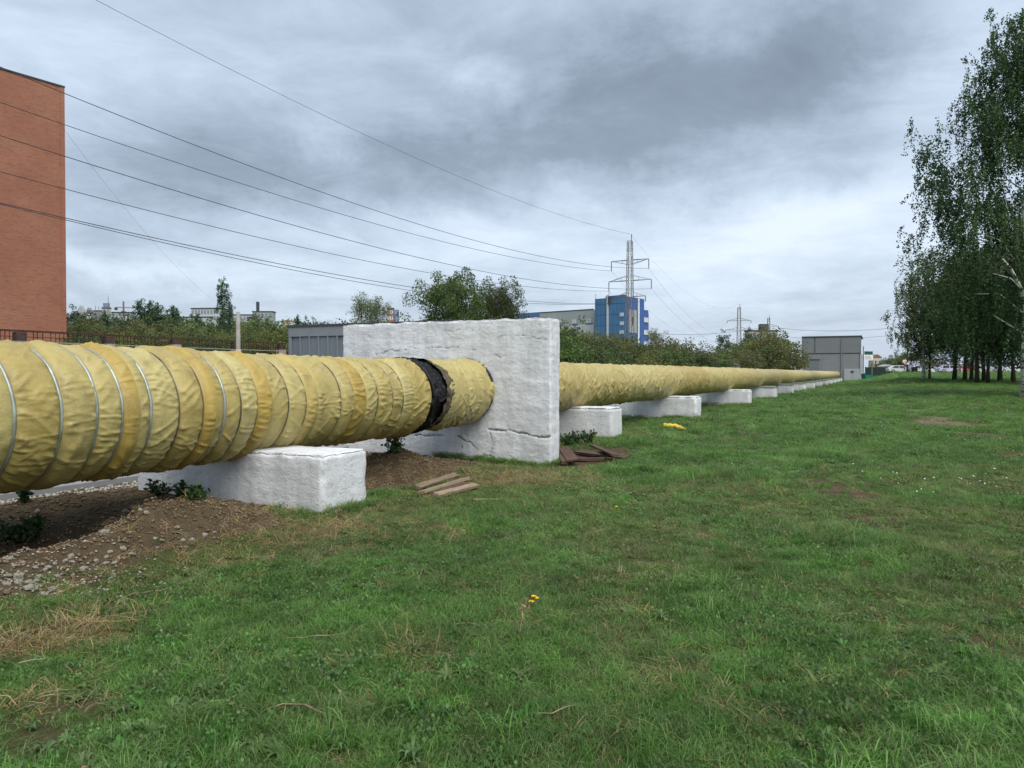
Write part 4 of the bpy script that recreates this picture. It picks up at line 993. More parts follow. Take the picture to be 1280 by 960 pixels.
car('car', 'pale car on the street between the small birch and the first thick trunk', 'car', 1186, 148, 'car', 'car_lilac', -0.1)
car('car', 'pale grey car on the street just left of the small birch', 'car', 1150, 149, 'car', 'car_white', -0.1)
car('van', 'pale lilac minibus behind the black bin beside the tall thin pole', 'van', 1140, 155, 'van', 'car_lilac', 1.2)
x_ = at(1143, 466, 140).x
bn_ = thing('litter_bin', 'black bin standing by the street in front of the lilac minibus', 'bin', (x_, 140, tz(x_, 140)))
MB().prism([(-.36, 0), (.36, 0), (.42, 0.95), (-.42, 0.95)], -.36, .36).build('bin_body', M['black'], bn_); lbox('lid', M['black'], bn_, -.45, .45, -.4, .4, .953, 1.05)
x_ = at(1134, 466, 142).x
lp_ = thing('lamp_post', 'tall thin dark pole by the street left of the small birch', 'lamp post', (x_, 142, tz(x_, 142)))
MB().tube([(0, 0, 0), (0, 0, 3), (0, 0, 5.7)], [0.17, 0.15, 0.11], 8).build('shaft', M['rust'], lp_); lbox('lamp', M['white'], lp_, -.22, .22, -.2, .1, 1.5, 1.9)
MB().tube([(0, 0, 5.55), (-0.5, 0, 5.6)], 0.05, 5).build('arm', M['rust'], lp_)
x_ = at(1130.5, 466, 141).x
rs = thing('road_sign', 'round white road sign with a red rim left of the tall thin pole', 'sign', (x_, 141, tz(x_, 141)))
MB().bar((0, 0, 0), (0, 0, 2.4), .05, k=8).build('post', M['pylon'], rs)
pl_ = MB().bar((0, -.07, 2.05), (0, -.03, 2.05), .5, k=20).build('plate', M['red_sign'], rs); MB().bar((0, -.085, 2.05), (0, -.072, 2.05), .36, k=20).build('face', M['white'], pl_)
x_ = at(1096, 466, 165).x
nf = thing('garden_fence', 'dark green netting fence right of the skip below the far trees', 'fence', (x_, 165, tz(x_, 165)), 0.1)
lbox('netting', M['net_dark'], nf, -2.6, 3.0, -0.03, 0.03, 0, 1.9)
lbox('netting', M['green_net'], nf, 3.05, 9.0, -0.03, 0.03, 0, 0.9)
for xx_ in (-2.6, 0.2, 3.0, 6.0, 9.0): lbox('post', M['dark_trim'], nf, xx_ - .05, xx_ + .05, -.08, .08, 0, 2.0 if xx_ < 4 else 1.2)
def gabled(name, label, cat, px0, px1, ytop, yeave, Y, wall, roof, rz=0.0, base=None, win=0):
    a, b = at(px0, ytop, Y), at(px1, ytop, Y); w = b.x - a.x; z0 = tz((a.x + b.x) / 2, Y) - 1 if base is None else base
    e = thing(name, label, cat, ((a.x + b.x) / 2, Y, z0), rz); zt_ = a.z - z0; ze = at(0, yeave, Y).z - z0
    lbox('wall', M[wall], e, -w / 2, w / 2, 0, w * 0.8, 0, ze - 0.02)
    MB().prism([(-w / 2 - w * .04, ze), (w / 2 + w * .04, ze), (0.0, zt_)], -w * .04, w * 0.84).build('roof', M[roof], e)
    for i in range(win):
        t = (i + .5) / win; lbox('window', M['glass'], e, -w/2 + w * t - w * .07, -w/2 + w * t + w * .07, -0.06, 0.0, ze * .55, ze * .85)
    return e
gabled('house', 'distant brown red house roof at the end of the street right of the sign', 'house', 1091, 1103, 443, 447, 260, 'beige_wall', 'roof_red', 0.2, win=2)
gabled('shed', 'small distant grey shed roof below the far trees', 'shed', 1103, 1119, 455.5, 458, 175, 'grey_wall', 'grey_wall', 0.1)
gabled('hut', 'low weathered roof of a hut at the foot of the bushes beyond the far pipe', 'hut', 892, 921, 451.0, 457, 74, 'grey_wall', 'wood_grey', -A)

# ------------------------------------------------------------------ blue works building
def prism_poly(name, foot, z0, z1, m, parent):
    k = len(foot); mb = MB()
    mb.add([(p[0], p[1], z0) for p in foot] + [(p[0], p[1], z1) for p in foot], [(i, (i+1) % k, k + (i+1) % k, k + i) for i in range(k)] + [tuple(range(k))[::-1], tuple(range(k, 2*k))])
    return mb.build(name, m, parent)
def on_face(name, m, parent, P, Q, t0, t1, z0, z1, out=0.15):
    P, Q = Vector((P[0], P[1], 0)), Vector((Q[0], Q[1], 0)); d = (Q - P); nrm = Vector((d.y, -d.x, 0)).normalized()
    a, b = P + d * t0, P + d * t1
    foot = [a - nrm * 0.05, b - nrm * 0.05, b + nrm * out, a + nrm * out]
    return prism_poly(name, [(p.x, p.y) for p in foot], z0, z1, m, parent)
def zat(py, Y): return EYE + (466 - py) / 960 * Y
def pxy(px, Y): return ((px - 640) / 960 * Y, Y)
bl = thing('works_building', 'tall blue clad works building behind the bushes and the nearest pylon', 'building', (0, 0, 0))
Pa, Pb, Pc = pxy(743.5, 222), pxy(783, 214), pxy(804, 222)
zt = zat(370.5, 214)
Pd = (Pa[0] + 12, Pa[1] + 22); Pe = (Pc[0] + 4, Pc[1] + 22)
prism_poly('wall', [Pa, Pb, Pc, Pe, Pd], -1, zt, M['blue_a'], bl)
on_face('blue_face', M['blue_b'], bl, Pb, Pc, 0.0, 1.0, 0, zt - 0.02, 0.25)
for t in np.linspace(.07, .97, 8): on_face('panel_seam', M['blue_b'], bl, Pa, Pb, t, t + .004, 0, zt - .05, 0.05)
for zz in np.linspace(6, 21, 6): on_face('panel_seam', M['blue_b'], bl, Pa, Pb, 0.0, 1.0, zz, zz + .1, 0.045)
on_face('parapet', M['blue_b'], bl, Pa, Pb, 0.35, 1.0, zt + .01, zt + 0.5, 0.1)
for t, w, h0, h1 in ((0.41, .035, 0, zt + 0.8), (0.04, .01, zt, zt + 1.4), (0.47, .01, zt, zt + 1.8)):
    on_face('flue', M['pale_wall'], bl, Pa, Pb, t, t + w, h0, h1, 0.5)
on_face('dark_duct', M['dark_trim'], bl, Pa, Pb, 0.47, 0.51, zat(379, 218), zt + .4, 0.6)
for py in (391, 402, 413, 424): on_face('window', M['glass_pale'], bl, Pa, Pb, 0.80, 0.92, zat(py + 4.5, 215), zat(py, 215), 0.12)
on_face('grey_bay', M['grey_wall'], bl, Pb, Pc, 0.08, 0.50, zat(416, 216), zat(387.5, 216), 0.5)
on_face('stair_window', M['dark_trim'], bl, Pb, Pc, 0.22, 0.30, zat(407, 216), zat(396, 216), 0.56)
on_face('white_strip', M['white'], bl, Pb, Pc, 0.62, 0.69, 0, zt - .1, 0.4)
Pf, Pg = pxy(804, 222), pxy(810, 224.5)
zs = zat(387.5, 223)
prism_poly('stair_wing', [(Pf[0] - .2, Pf[1]), Pg, (Pg[0] + 3, Pg[1] + 16), (Pf[0] + 2, Pf[1] + 16)], -1, zs, M['blue_b'], bl)
for py in (397, 412.5, 427): on_face('window_band', M['glass_pale'], bl, Pf, Pg, 0.03, 0.97, zat(py + 6, 223), zat(py, 223), 0.12)
wg = thing('grey_hall', 'long pale grey hall joined to the left of the blue works building', 'building', (0, 0, 0))
Wa, Wb = pxy(646, 247), pxy(743, 228)
zh = zat(387, 228)
prism_poly('wall', [Wa, Wb, (Wb[0] + 8, Wb[1] + 25), (Wa[0] + 8, Wa[1] + 25)], -1, zh, M['grey_wall'], wg)
on_face('pale_lower_wall', M['pale_wall'], wg, Wa, Wb, 0.0, 0.995, 0, zat(406, 231), 0.12)
on_face('roof_edge', M['dark_trim'], wg, Wa, Wb, 0.0, 0.99, zh + .005, zh + 0.25, 0.1)
for t0, t1 in ((0.73, 0.80), (0.90, 0.985), (0.55, 0.62)):
    on_face('blue_band', M['blue_b'], wg, Wa, Wb, t0, t1, zat(406, 231) + 0.01, zat(404.6, 231), 0.2)
    wn = on_face('window', M['glass_pale'], wg, Wa, Wb, t0, t1 - .02, zat(404.4, 231), zat(399, 231), 0.1)
    for kk in range(3): on_face('window_frame', M['grey_wall'], wn, Wa, Wb, t0 + (t1 - t0) * (kk + 1) / 4.2, t0 + (t1 - t0) * (kk + 1) / 4.2 + .005, zat(404.4, 231), zat(399, 231), 0.14)
lh = thing('blue_roof_hall', 'low hall with a blue roof edge just above the right end of the white wall', 'building', (0, 0, 0))
La, Lb_ = pxy(648, 182), pxy(673, 180)
prism_poly('wall', [La, Lb_, (Lb_[0], Lb_[1] + 15), (La[0], La[1] + 15)], -1, zat(396, 181), M['pale_wall'], lh)
prism_poly('roof', [(La[0] - .3, La[1] - .3), (Lb_[0] + .3, Lb_[1] - .3), (Lb_[0], Lb_[1] + 15), (La[0], La[1] + 15)], zat(396, 181) + .01, zat(391.5, 181), M['blue_b'], lh)

# ------------------------------------------------------------------ buildings on the hill and further off
def block(name, label, px0, px1, ytop, Y, wall, rows=0, cols=0, wm='glass_far', depth=None, roof='dark_trim', rz=0.0, pent=None):
    a, b = at(px0, ytop, Y), at(px1, ytop, Y); w = b.x - a.x; cx = (a.x + b.x) / 2; z0 = tz(cx, Y) - 4
    e = thing(name, label, 'building', (cx, Y, z0), rz); H = a.z - z0; dp_ = depth or w * 0.5
    lbox('wall', M[wall], e, -w / 2, w / 2, 0, dp_, 0, H); lbox('roof', M[roof], e, -w / 2 - .3, w / 2 + .3, -.3, dp_ + .3, H + .01, H + 0.5)
    fl = 3.3
    for r_i in range(rows):
        for c in range(cols):
            cw = w / cols; lbox('window', M[wm], e, -w/2 + cw * c + cw * .2, -w/2 + cw * (c + 1) - cw * .2, -.12, .0, H - fl * (r_i + 1) + .5, H - fl * r_i - .8)
    if pent: lbox('penthouse', M[pent[0]], e, w * pent[1], w * pent[2], dp_ * .2, dp_ * .8, H + .51, H + pent[3])
    return e
block('hill_building', 'white building with tall dark windows on the hill left of the slender poplar', 238, 276, 386, 420, 'pale_wall', 2, 9, 'glass_far', rz=-0.15)
block('hill_building', 'low pale annex on the hill below the white building with tall windows', 225, 262, 397, 415, 'pale_wall', 2, 6)
block('hill_building', 'pale grey block on the hill right of the concrete pole', 316, 341, 390, 440, 'grey_wall', 3, 5, pent=('dark_trim', -.35, -.28, 6))
block('hill_building', 'long low pale building on the hill behind the concrete pole', 286, 322, 394, 450, 'pale_wall', 2, 8)
block('hill_building', 'blue grey building with roof masts on the far left hill skyline', 128, 137, 385.5, 430, 'pale_wall', 2, 3, pent=('bluegrey', -.4, .4, 3.0))
block('hill_building', 'pale industrial building under the crane on the far left hill', 140, 163, 391, 440, 'pale_wall', 1, 5)
block('hill_building', 'low grey building on the far left hill left of the roof masts', 116, 127, 389, 435, 'grey_wall', 1, 3)
gabled('hill_house', 'pointed grey roof on the far left hill next to the brick building', 'house', 96, 106, 382, 391, 420, 'grey_wall', 'grey_wall', 0.1)
gabled('hill_house', 'greenish pointed roof on the far left hill right of the grey one', 'house', 106, 116, 384.5, 392, 430, 'pale_wall', 'house_low', 0.1)
gabled('pavilion', 'small dark pavilion roof on the skyline over the left end of the garage', 'pavilion', 354, 366, 399.5, 401.5, 300, 'beige_wall', 'roof_red', 0.1)
tb = block('tower_block', 'distant orange and blue apartment tower right of the grey green trees', 484, 492, 386, 420, 'orange', 4, 3, 'glass_pale')
lbox('side_wing', M['bluegrey'], tb, 1.9, 4.2, 0.3, 4, 0, at(0, 387, 420).z - tb.location.z)
block('office_building', 'beige building with tall dark windows behind the third pylon', 936, 972, 414, 330, 'beige_wall', 3, 7, pent=('dark_trim', -.05, .22, 3.2))
cr = thing('tower_crane', 'tiny tower crane on the far left hill skyline', 'crane', (at(155, 390, 440).x, 440, tz(at(155, 390, 440).x, 440)))
zc_ = at(0, 385.5, 440).z - cr.location.z
MB().bar((0, 0, 0), (0, 0, zc_ + 4), .5).build('mast', M['pylon'], cr); MB().bar((-4.6, 0, zc_ + .6), (9.5, 0, zc_ + .2), .35).build('jib', M['orange'], cr); lbox('counterweight', M['dark_trim'], cr, -5, -3.6, -.5, .5, zc_ - 1, zc_ + .4)
for px in (120, 124, 131, 136): 
    e = thing('mast', {120: 'thin mast on the far left hill, leftmost of the four', 124: 'thin mast on the far left hill, second of the four', 131: 'short mast on the roof of the blue grey hill building', 136: 'tallest thin mast on the far left hill skyline'}[px], 'mast', (at(px, 390, 428).x, 428, tz(at(px, 390, 428).x, 428)))
    MB().bar((0, 0, 0), (0, 0, at(0, {120: 382, 124: 383, 131: 380, 136: 370}[px], 428).z - e.location.z), .35, .12).build('shaft', M['pylon'], e)

# ------------------------------------------------------------------ pylons and lines
def pylon(px, Y, ytop, arms, label, ang, hb=1.15, thin=1.0):
    x = (px - 640) / 960 * Y; z0 = tz(x, Y); e = thing('power_pylon', label, 'pylon', (x, Y, z0), ang)
    H = at(0, ytop, Y).z - z0
    def hw(z):
        t = z / H; return np.interp(t, [0, .07, .38, .62, .93, 1.0], [hb * 1.25, hb * .72, hb * .50, hb * .42, hb * .34, hb * .28])
    b = MB(); r = 0.062 * thin; nz_ = 10; zs_ = [H * .95 * (1 - (1 - i / nz_) ** 1.0) for i in range(nz_ + 1)]
    cs = [(-1, -1), (1, -1), (1, 1), (-1, 1)]
    for i in range(nz_):
        z_a, z_b = zs_[i], zs_[i + 1]; wa, wb_ = hw(z_a), hw(z_b)
        for k in range(4):
            c, d = cs[k], cs[(k + 1) % 4]
            b.bar((c[0] * wa, c[1] * wa, z_a), (c[0] * wb_, c[1] * wb_, z_b), r)
            b.bar((c[0] * wa, c[1] * wa, z_a), (d[0] * wb_, d[1] * wb_, z_b), r * .42)
            b.bar((d[0] * wa, d[1] * wa, z_a), (c[0] * wb_, c[1] * wb_, z_b), r * .55)
            b.bar((c[0] * wb_, c[1] * wb_, z_b), (d[0] * wb_, d[1] * wb_, z_b), r * .5)
    b.bar((0.2, 0.2, H * .93), (0.25, 0.2, H), r * 1.3)
    b.build('lattice_mast', M['pylon'], e)
    pts = {}
    for (py, half, drop, rise) in arms:
        z = at(0, py, Y).z - z0
        for sd in (-1, 1):
            a = MB(); w = hw(z); tip = (sd * half, 0, z)
            a.bar((sd * w, -w, z), tip, r * .95); a.bar((sd * w, w, z), tip, r * .95); a.bar((sd * w, -w, z + rise), tip, r * .7); a.bar((sd * w, w, z + rise), tip, r * .7)
            for t in (.33, .66): a.bar((sd * (w + (half - w) * t), 0, z), (sd * (w + (half - w) * t), 0, z + rise * (1 - t)), r * .5)
            a.build('cross_arm', M['pylon'], e)
            ins = MB(); kk = 9
            for i in range(kk): ins.bar((tip[0], 0, z - drop * (i + .1) / kk), (tip[0], 0, z - drop * (i + .75) / kk), .09 * thin, k=8)
            ins.bar((tip[0], 0, z), (tip[0], 0, z - drop), .05); ins.build('insulator', M['insul'], e)
            pts[(py, sd)] = Matrix.Rotation(ang, 4, 'Z') @ Vector((tip[0], 0, z - drop)) + Vector((x, Y, z0))
    pts['top'] = Vector((x, Y, z0 + H))
    return pts
LW = Vector((-.503, -.864, 0)); ang1 = math.atan2(-.503, .864)
p1 = pylon(787, 140, 293, [(325.5, 3.6, 1.75, -0.75), (351, 4.1, 1.7, 0.9), (371, 3.0, 1.0, 0.8)], 'nearest and tallest lattice power pylon in front of the blue building', ang1)
p2 = pylon(923.5, 281, 380, [(401, 4.2, .8, .9), (412.5, 4.8, .8, .9)], 'second smaller lattice pylon beside the dark trees behind the bushes', -0.2, 1.5, 1.5)
p3 = pylon(960.5, 318, 394, [(408, 3.9, .7, .9), (418, 3.2, .7, .6)], 'third smallest pylon with only its top showing over the beige building', -0.2, 1.3, 1.5)
def cable(P, label, r=0.035, group='power line wires'):
    o = MB().tube(P, r, 4).build('power_cable', M['cable']); tag(o, label, 'power line', group)
def fit_line(P0, dirv, obs, label, r, qmax=None):
    q, zz = [], []
    for px, py in obs:
        u = (px - 640) / 960; t = (u * P0.y - P0.x) / (dirv.x - u * dirv.y); q.append(t); zz.append(EYE + (466 - py) / 960 * (P0.y + t * dirv.y) - P0.z)
    q, zz = np.array(q), np.array(zz); Am = np.stack([q, q * q], -1); co, *_ = np.linalg.lstsq(Am, zz, rcond=None)
    qm = qmax or q.max() * 1.12; qs = np.linspace(0, qm, 40)
    cable([(P0.x + t * dirv.x, P0.y + t * dirv.y, P0.z + co[0] * t + co[1] * t * t) for t in qs], label, r)
fit_line(p1['top'], LW, [(115, 0), (417, 150), (480, 179), (615, 240)], 'topmost thin wire rising from the pylon tip to the upper left', .017, 118)
LB = ['highest', 'second highest', 'third highest', 'fourth highest', 'fifth highest', 'lowest']
OBS = [((325.5, 1), [(82, 120), (360, 224), (480, 266), (600, 303), (760, 335)]), ((325.5, -1), [(0, 129), (82, 157), (360, 247), (480, 283), (600, 314), (750, 338)]),
       ((351, 1), [(0, 171), (82, 196), (360, 279), (480, 311), (600, 339), (750, 361)]), ((351, -1), [(0, 216), (82, 237), (360, 304), (480, 330), (640, 358)]),
       ((371, 1), [(0, 255), (82, 274), (360, 330), (480, 352), (655, 378)]), ((371, -1), [(0, 256.5), (82, 276), (360, 334.5), (480, 356.5), (655, 381)])]
for l_, (k_, ob) in zip(LB, OBS): fit_line(p1[k_], LW, ob, l_ + ' of the six thick wires running from the nearest pylon to the brick building', .025, 116)
def sagged(a, b, sag, label, r):
    a, b = Vector(a), Vector(b); cable([a.lerp(b, t) - Vector((0, 0, sag * 4 * t * (1 - t))) for t in np.linspace(0, 1, 24)], label, r)
sagged(p1['top'], p2['top'], 6, 'topmost faint wire between the nearest and second pylon', .012)
sagged(p1[(325.5, 1)], p2[(401, 1)], 8, 'upper right wire between the nearest and second pylon', .016)
sagged(p1[(325.5, -1)], p2[(401, -1)], 8, 'upper left wire between the nearest and second pylon', .016)
sagged(p1[(351, 1)], p2[(412.5, 1)], 7, 'middle right wire between the nearest and second pylon', .016)
sagged(p1[(351, -1)], p2[(412.5, -1)], 7, 'middle left wire between the nearest and second pylon', .016)
sagged(p3[(408, -1)], at(790, 414, 330), 2, 'nearly level wire running left from the third pylon', .06)
sagged(p3[(408, 1)], at(1330, 372, 190), 4, 'upper wire rising right from the third pylon towards the tree group', .05)
sagged(p3[(418, 1)], at(1330, 380, 190), 4, 'lower wire rising right from the third pylon towards the tree group', .045)
sagged(at(70, 146, 50), at(268, 376, 90), 1.0, 'faint thin wire slanting down from the brick building towards the poplar', .007)

# ------------------------------------------------------------------ rubble, boards and scraps
def rock_mesh(seed):
    bm = bmesh.new(); bmesh.ops.create_icosphere(bm, subdivisions=1, radius=1.0); r = random.Random(seed)
    sc = Vector((r.uniform(.8, 1.2), r.uniform(.6, .95), r.uniform(.45, .75)))
    for v in bm.verts: v.co = Vector((v.co.x * sc.x, v.co.y * sc.y, v.co.z * sc.z)) * r.uniform(.72, 1.2)
    me = bpy.data.meshes.new('stone'); bm.to_mesh(me); bm.free(); me.materials.append(M['stone']); return me
ROCKS = [rock_mesh(i) for i in range(6)]
STONES = [(128,667,9),(174,639,8),(181,642,6),(221,661,6),(192,675,6),(200,676,5),(227,677,6),(239,677,8),(195,686,5),(152,687,6),(136,691,6),(164,695,8),(141,706,7),(130,706,6),(118,702,5),(131,698,5),(87,697,7),(80,702,5),(88,704,5),(102,714,10),(88,720,6),(80,730,5),(59,712,9),(54,714,5),(43,711,6),(27,705,7),(16,709,6),(22,722,11),(21,730,10),(33,730,8),(43,728,7),(36,737,13),(64,739,10),(61,741,7),(52,747,12),(69,722,6),(8,722,9),(5,732,8),(255,670,6),(267,667,5),(40,666,6),(45,640,6),(37,649,7),(155,640,6),(160,641,5),(12,660,6),(10,700,6),(66,706,4),(30,716,5),(160,667,4),(47,722,6),(75,712,5),(110,730,5)]
BIG = {(128,667): 'pale stone lying alone in the middle of the soil heap slope', (52,747): 'pale flat stone lowest at the edge of the rubble in the grass', (102,714): 'tall pale stone at the lower right of the rubble patch', (282,670): 'flat pale stone right of the heap'}
for px, py, w in STONES:
    p = gpix(px, py, 2.5, 14); sz = max(0.02, 0.72 * w * p.y / 960 * 1.0)
    o = link('stone', random.choice(ROCKS)); o.location = p + Vector((0, 0, sz * .22)); o.scale = (sz, sz, sz); o.rotation_euler = (random.uniform(-.4, .4), random.uniform(-.4, .4), random.uniform(0, 6.3))
    if (px, py) in BIG: tag(o, BIG[(px, py)], 'stone', 'pale rubble stones on the soil heap')
    else: tag(o, 'small pale rubble stone on the bare soil under the near pipe', 'stone', 'pale rubble stones on the soil heap')
def board(a, b, w, th, label, m, zlift=0.02, group=None, roll=0.0, name='plank', lift_b=0.0):
    pa, pb = gpix(*a, 3, 40), gpix(*b, 3, 40); pa.z += zlift; pb.z += zlift + lift_b
    d = pb - pa; q = d.to_track_quat('X', 'Z').to_matrix().to_4x4()
    me = MB().box(-d.length / 2, d.length / 2, -w / 2, w / 2, -th / 2, th / 2).mesh(name, M[m], bevel=0.004)
    o = link(name, me); o.matrix_world = Matrix.Translation((pa + pb) / 2) @ q @ Matrix.Rotation(roll, 4, 'X'); return tag(o, label, 'plank', group)
GP = 'pale planks lying in front of the white wall'
board((521, 615), (571, 599), .10, .035, 'pale plank farthest back of the four in front of the white wall', 'plank', .06, GP, .3)
board((526, 621), (583, 603), .11, .04, 'pale plank second from the back in front of the white wall', 'plank_edge', .05, GP, -.2)
board((540, 620), (584, 607), .12, .03, 'dark brown plank between the pale ones in front of the white wall', 'plank_dark', .03, GP, .1)
board((545, 624), (595, 611), .10, .04, 'pale plank nearest to the camera in front of the white wall', 'plank_edge', .045, GP, .2)
board((592, 628), (623, 628), .03, .02, 'thin pale stick in the grass right of the planks', 'plank_edge', .03, None)
GB2 = 'brown boards behind the right end of the white wall'
board((704, 566), (716, 583), .20, .035, 'short wide brown board lying end on beside the white wall', 'plank_dark', .10, GB2, .15)
board((722, 568), (784, 576), .17, .03, 'longest brown board lying flat behind the white wall', 'plank_dark', .06, GB2, .2)
board((741, 566), (769, 579), .14, .03, 'brown board lying across the longest one', 'plank_dark', .14, GB2, -.1)
board((718, 577), (756, 577), .12, .05, 'low brown board nearest to the grass behind the white wall', 'plank_dark', .04, GB2, .0)
board((701, 572), (706, 583), .12, .06, 'brown block of wood tucked against the white wall', 'plank_dark', .06, GB2, .0)
# bent yellow scrap of foil on the grass
p = gpix(844, 538, 10, 40)
ys = thing('yellow_scrap', 'bright yellow bent scrap of wrapping lying on the grass beyond the wall', 'scrap', p + Vector((0, 0, .05)), -.25)
V = []; F = []; nu, nv = 14, 9
for i in range(nu):
    t = i / (nu - 1); cx = -.3 + .6 * t; cz = .10 - .10 * max(0, t - .55) / .45; r_ = .085 + .012 * math.sin(i * 2.1)
    for j in range(nv):
        a_ = PI * (-.12 + 1.24 * j / (nv - 1)); V.append((cx + .01 * math.sin(j * 3 + i), r_ * math.cos(a_), cz - .06 + r_ * math.sin(a_) * (1 - .35 * t)))
F = [(i*nv + j, (i+1)*nv + j, (i+1)*nv + j + 1, i*nv + j + 1) for i in range(nu-1) for j in range(nv-1)]
o = mesh_np('foil', V, F, M['yellow'], ys, smooth=True); md = o.modifiers.new('thickness', 'SOLIDIFY'); md.thickness = .012
# dandelions
def dandelion(px, py, hgt, label, n=1):
    p = gpix(px, py, 2.5, 30); e = thing('dandelion', label, 'flower', p)
    for i in range(n):
        o_ = Vector((random.uniform(-.03, .03), random.uniform(-.02, .02), 0)) * (i > 0); hh = hgt * (1 - .15 * i)
        MB().tube([(o_.x * .2, 0, 0), (o_.x * .6 + .004, 0, hh * .6), (o_.x, o_.y, hh)], .0022, 5).build('stem', M['grass_stem'], e)
        fl = MB(); 
        for k in range(26):
            a_ = k * 2.4; rr_ = .019 * (.5 + .5 * ((k % 5) / 4)); fl.bar((o_.x, o_.y, hh), (o_.x + rr_ * math.cos(a_), o_.y + rr_ * math.sin(a_), hh + .004 + .008 * (1 - rr_ / .02)), .0028, .0032, 4)
        fl.build('flower_head', M['petal'], e)
M['grass_stem'] = mat('green_stem', (0.09, 0.14, 0.04), 0.6, 0.2, 10)
dandelion(667, 768, .10, 'pair of yellow dandelions in the grass at the middle of the lawn', 3)
dandelion(771, 641, .06, 'single yellow dandelion far off on the lawn left of the centre path', 1)
# dry stalks that lie in the grass
def stalk(pts, label, r=.004, h=.05):
    P = []
    for i, (px, py) in enumerate(pts):
        p = gpix(px, py, 2.5, 14); P.append(p + Vector((0, 0, h * (.55 + .45 * math.sin(i * 2.2 + px)))))
    sp_ = []
    for i in range(len(P) - 1):
        for t in (0, .33, .66): sp_.append(P[i].lerp(P[i+1], t) + Vector((random.uniform(-.01, .01), random.uniform(-.01, .01), random.uniform(-.008, .008))))
    sp_.append(P[-1]); o = MB().tube(sp_, [r * (1 - .6 * i / len(sp_)) for i in range(len(sp_))], 5).build('dry_stalk', M['plank_edge']); tag(o, label, 'stalk', 'dry stalks lying in the grass')
for pts, lb in [([(130, 762), (165, 745), (200, 742), (245, 727), (258, 715)], 'long dry stalk bending across the grass below the rubble'),
                ([(205, 742), (210, 752), (200, 766)], 'short hooked dry stalk right of the straw heap'),
                ([(195, 790), (205, 802), (240, 800), (280, 790), (292, 780)], 'wavy dry stalk in the grass right of the straw heap'),
                ([(160, 782), (172, 795), (170, 818)], 'curved dry stalk at the right edge of the straw heap'),
                ([(0, 812), (30, 800), (62, 788)], 'thick dry stalk at the left edge over the straw'),
                ([(20, 842), (50, 836), (52, 812)], 'dry stalk sticking up below the straw heap'),
                ([(345, 803), (395, 808), (440, 795), (452, 788)], 'dry stalk in the middle of the lawn left of centre'),
                ([(320, 898), (370, 895), (405, 908)], 'dry stalk near the lower edge of the lawn'),
                ([(255, 832), (275, 815), (288, 795)], 'thin dry stalk slanting up in the lower left grass'),
                ([(640, 900), (690, 905), (720, 898)], 'dry stalk flat in the grass at the lower centre'),
                ([(648, 800), (652, 778), (660, 745)], 'upright dry stalk beside the dandelions'),
                ([(418, 680), (419, 655), (424, 632)], 'upright dry stalk in front of the nearest block'),
                ([(600, 790), (580, 783), (570, 790)], 'small dry stalk left of the dandelions')]:
    up = 'upright' in lb
    if up:
        b_ = gpix(*pts[0], 2.5, 14); P = [b_ + Vector(((px - pts[0][0]) / 960 * b_.y, 0, (pts[0][1] - py) / 960 * b_.y)) for px, py in pts]
        e = thing('dry_stalk', lb, 'stalk', b_, 0, 'dry stalks lying in the grass'); P = [q_ - b_ for q_ in P]
        MB().tube(P, [.005, .004, .002], 5).build('stem', M['plank_edge'], e)
        r_ = np.random.default_rng(int(pts[0][0])); cc = np.array([P[1] + (P[2] - P[1]) * random.random() + Vector((random.gauss(0, .02), random.gauss(0, .02), 0)) for _ in range(24)])
        V_, F_, rv_ = cards(cc, .05, r_.uniform(0, 1, 24), .25, 0, r_); mesh_np('dry_leaves', V_, F_, M['straw'], e, attrs={'rnd': rv_})
    else: stalk(pts, lb, .0045)
# leafy weeds at the foot of the concrete
def weed(px, py, hgt, n, label, spread=.12):
    p = gpix(px, py, 3, 40); e = thing('weed', label, 'plant', p); st_ = MB(); cen = []
    r_ = np.random.default_rng(int(px * 7 + py))
    for i in range(n):
        a_ = r_.uniform(0, 6.28); tip = Vector((math.cos(a_) * spread * r_.uniform(.2, 1), math.sin(a_) * spread * r_.uniform(.2, 1), hgt * r_.uniform(.5, 1)))
        st_.tube([(0, 0, 0), (tip.x * .4, tip.y * .4, tip.z * .6), tip], [.005, .004, .002], 4)
        for t in np.linspace(.2, 1, 7):
            for k in range(3): cen.append(list(tip * float(t) + Vector(r_.normal(size=3)) * .022))
    st_.build('stem', M['weed_stem'], e); V_, F_, rv_ = cards(np.array(cen), .062, r_.uniform(0, 1, len(cen)), .62, .5, r_); mesh_np('leaves', V_, F_, M['weed'], e, attrs={'rnd': rv_})
M['weed_stem'] = mat('weed_stem', (0.05, 0.07, 0.025), 0.7, 0.2, 10)
for px, py, hh, n_, lb in [(200, 620, .20, 6, 'thin weed against the left end of the nearest block'), (227, 624, .18, 8, 'leafy weed below the nearest block right of the thin one'), (243, 627, .14, 9, 'dark bushy weed in front of the nearest block'), (495, 566, .30, 12, 'dark leafy plant under the pipe beside the white wall'),
                           (437, 632, .14, 9, 'leafy weed at the right corner of the nearest block'), (30, 628, .25, 6, 'light green weed beside the asphalt at the left edge'), (720, 557, .30, 16, 'dark bushy weed in front of the second block'), (735, 556, .28, 14, 'dark weed below the corner of the second block'), (708, 560, .3, 12, 'dark weed squeezed between the white wall and the second block'),
                           (15, 680, .22, 16, 'dark green weeds in the hollow at the left edge'), (38, 672, .18, 14, 'dark green weed in the hollow left of the heap')]:
    weed(px, py, hh, n_, lb, .10 if hh < .2 else .2)

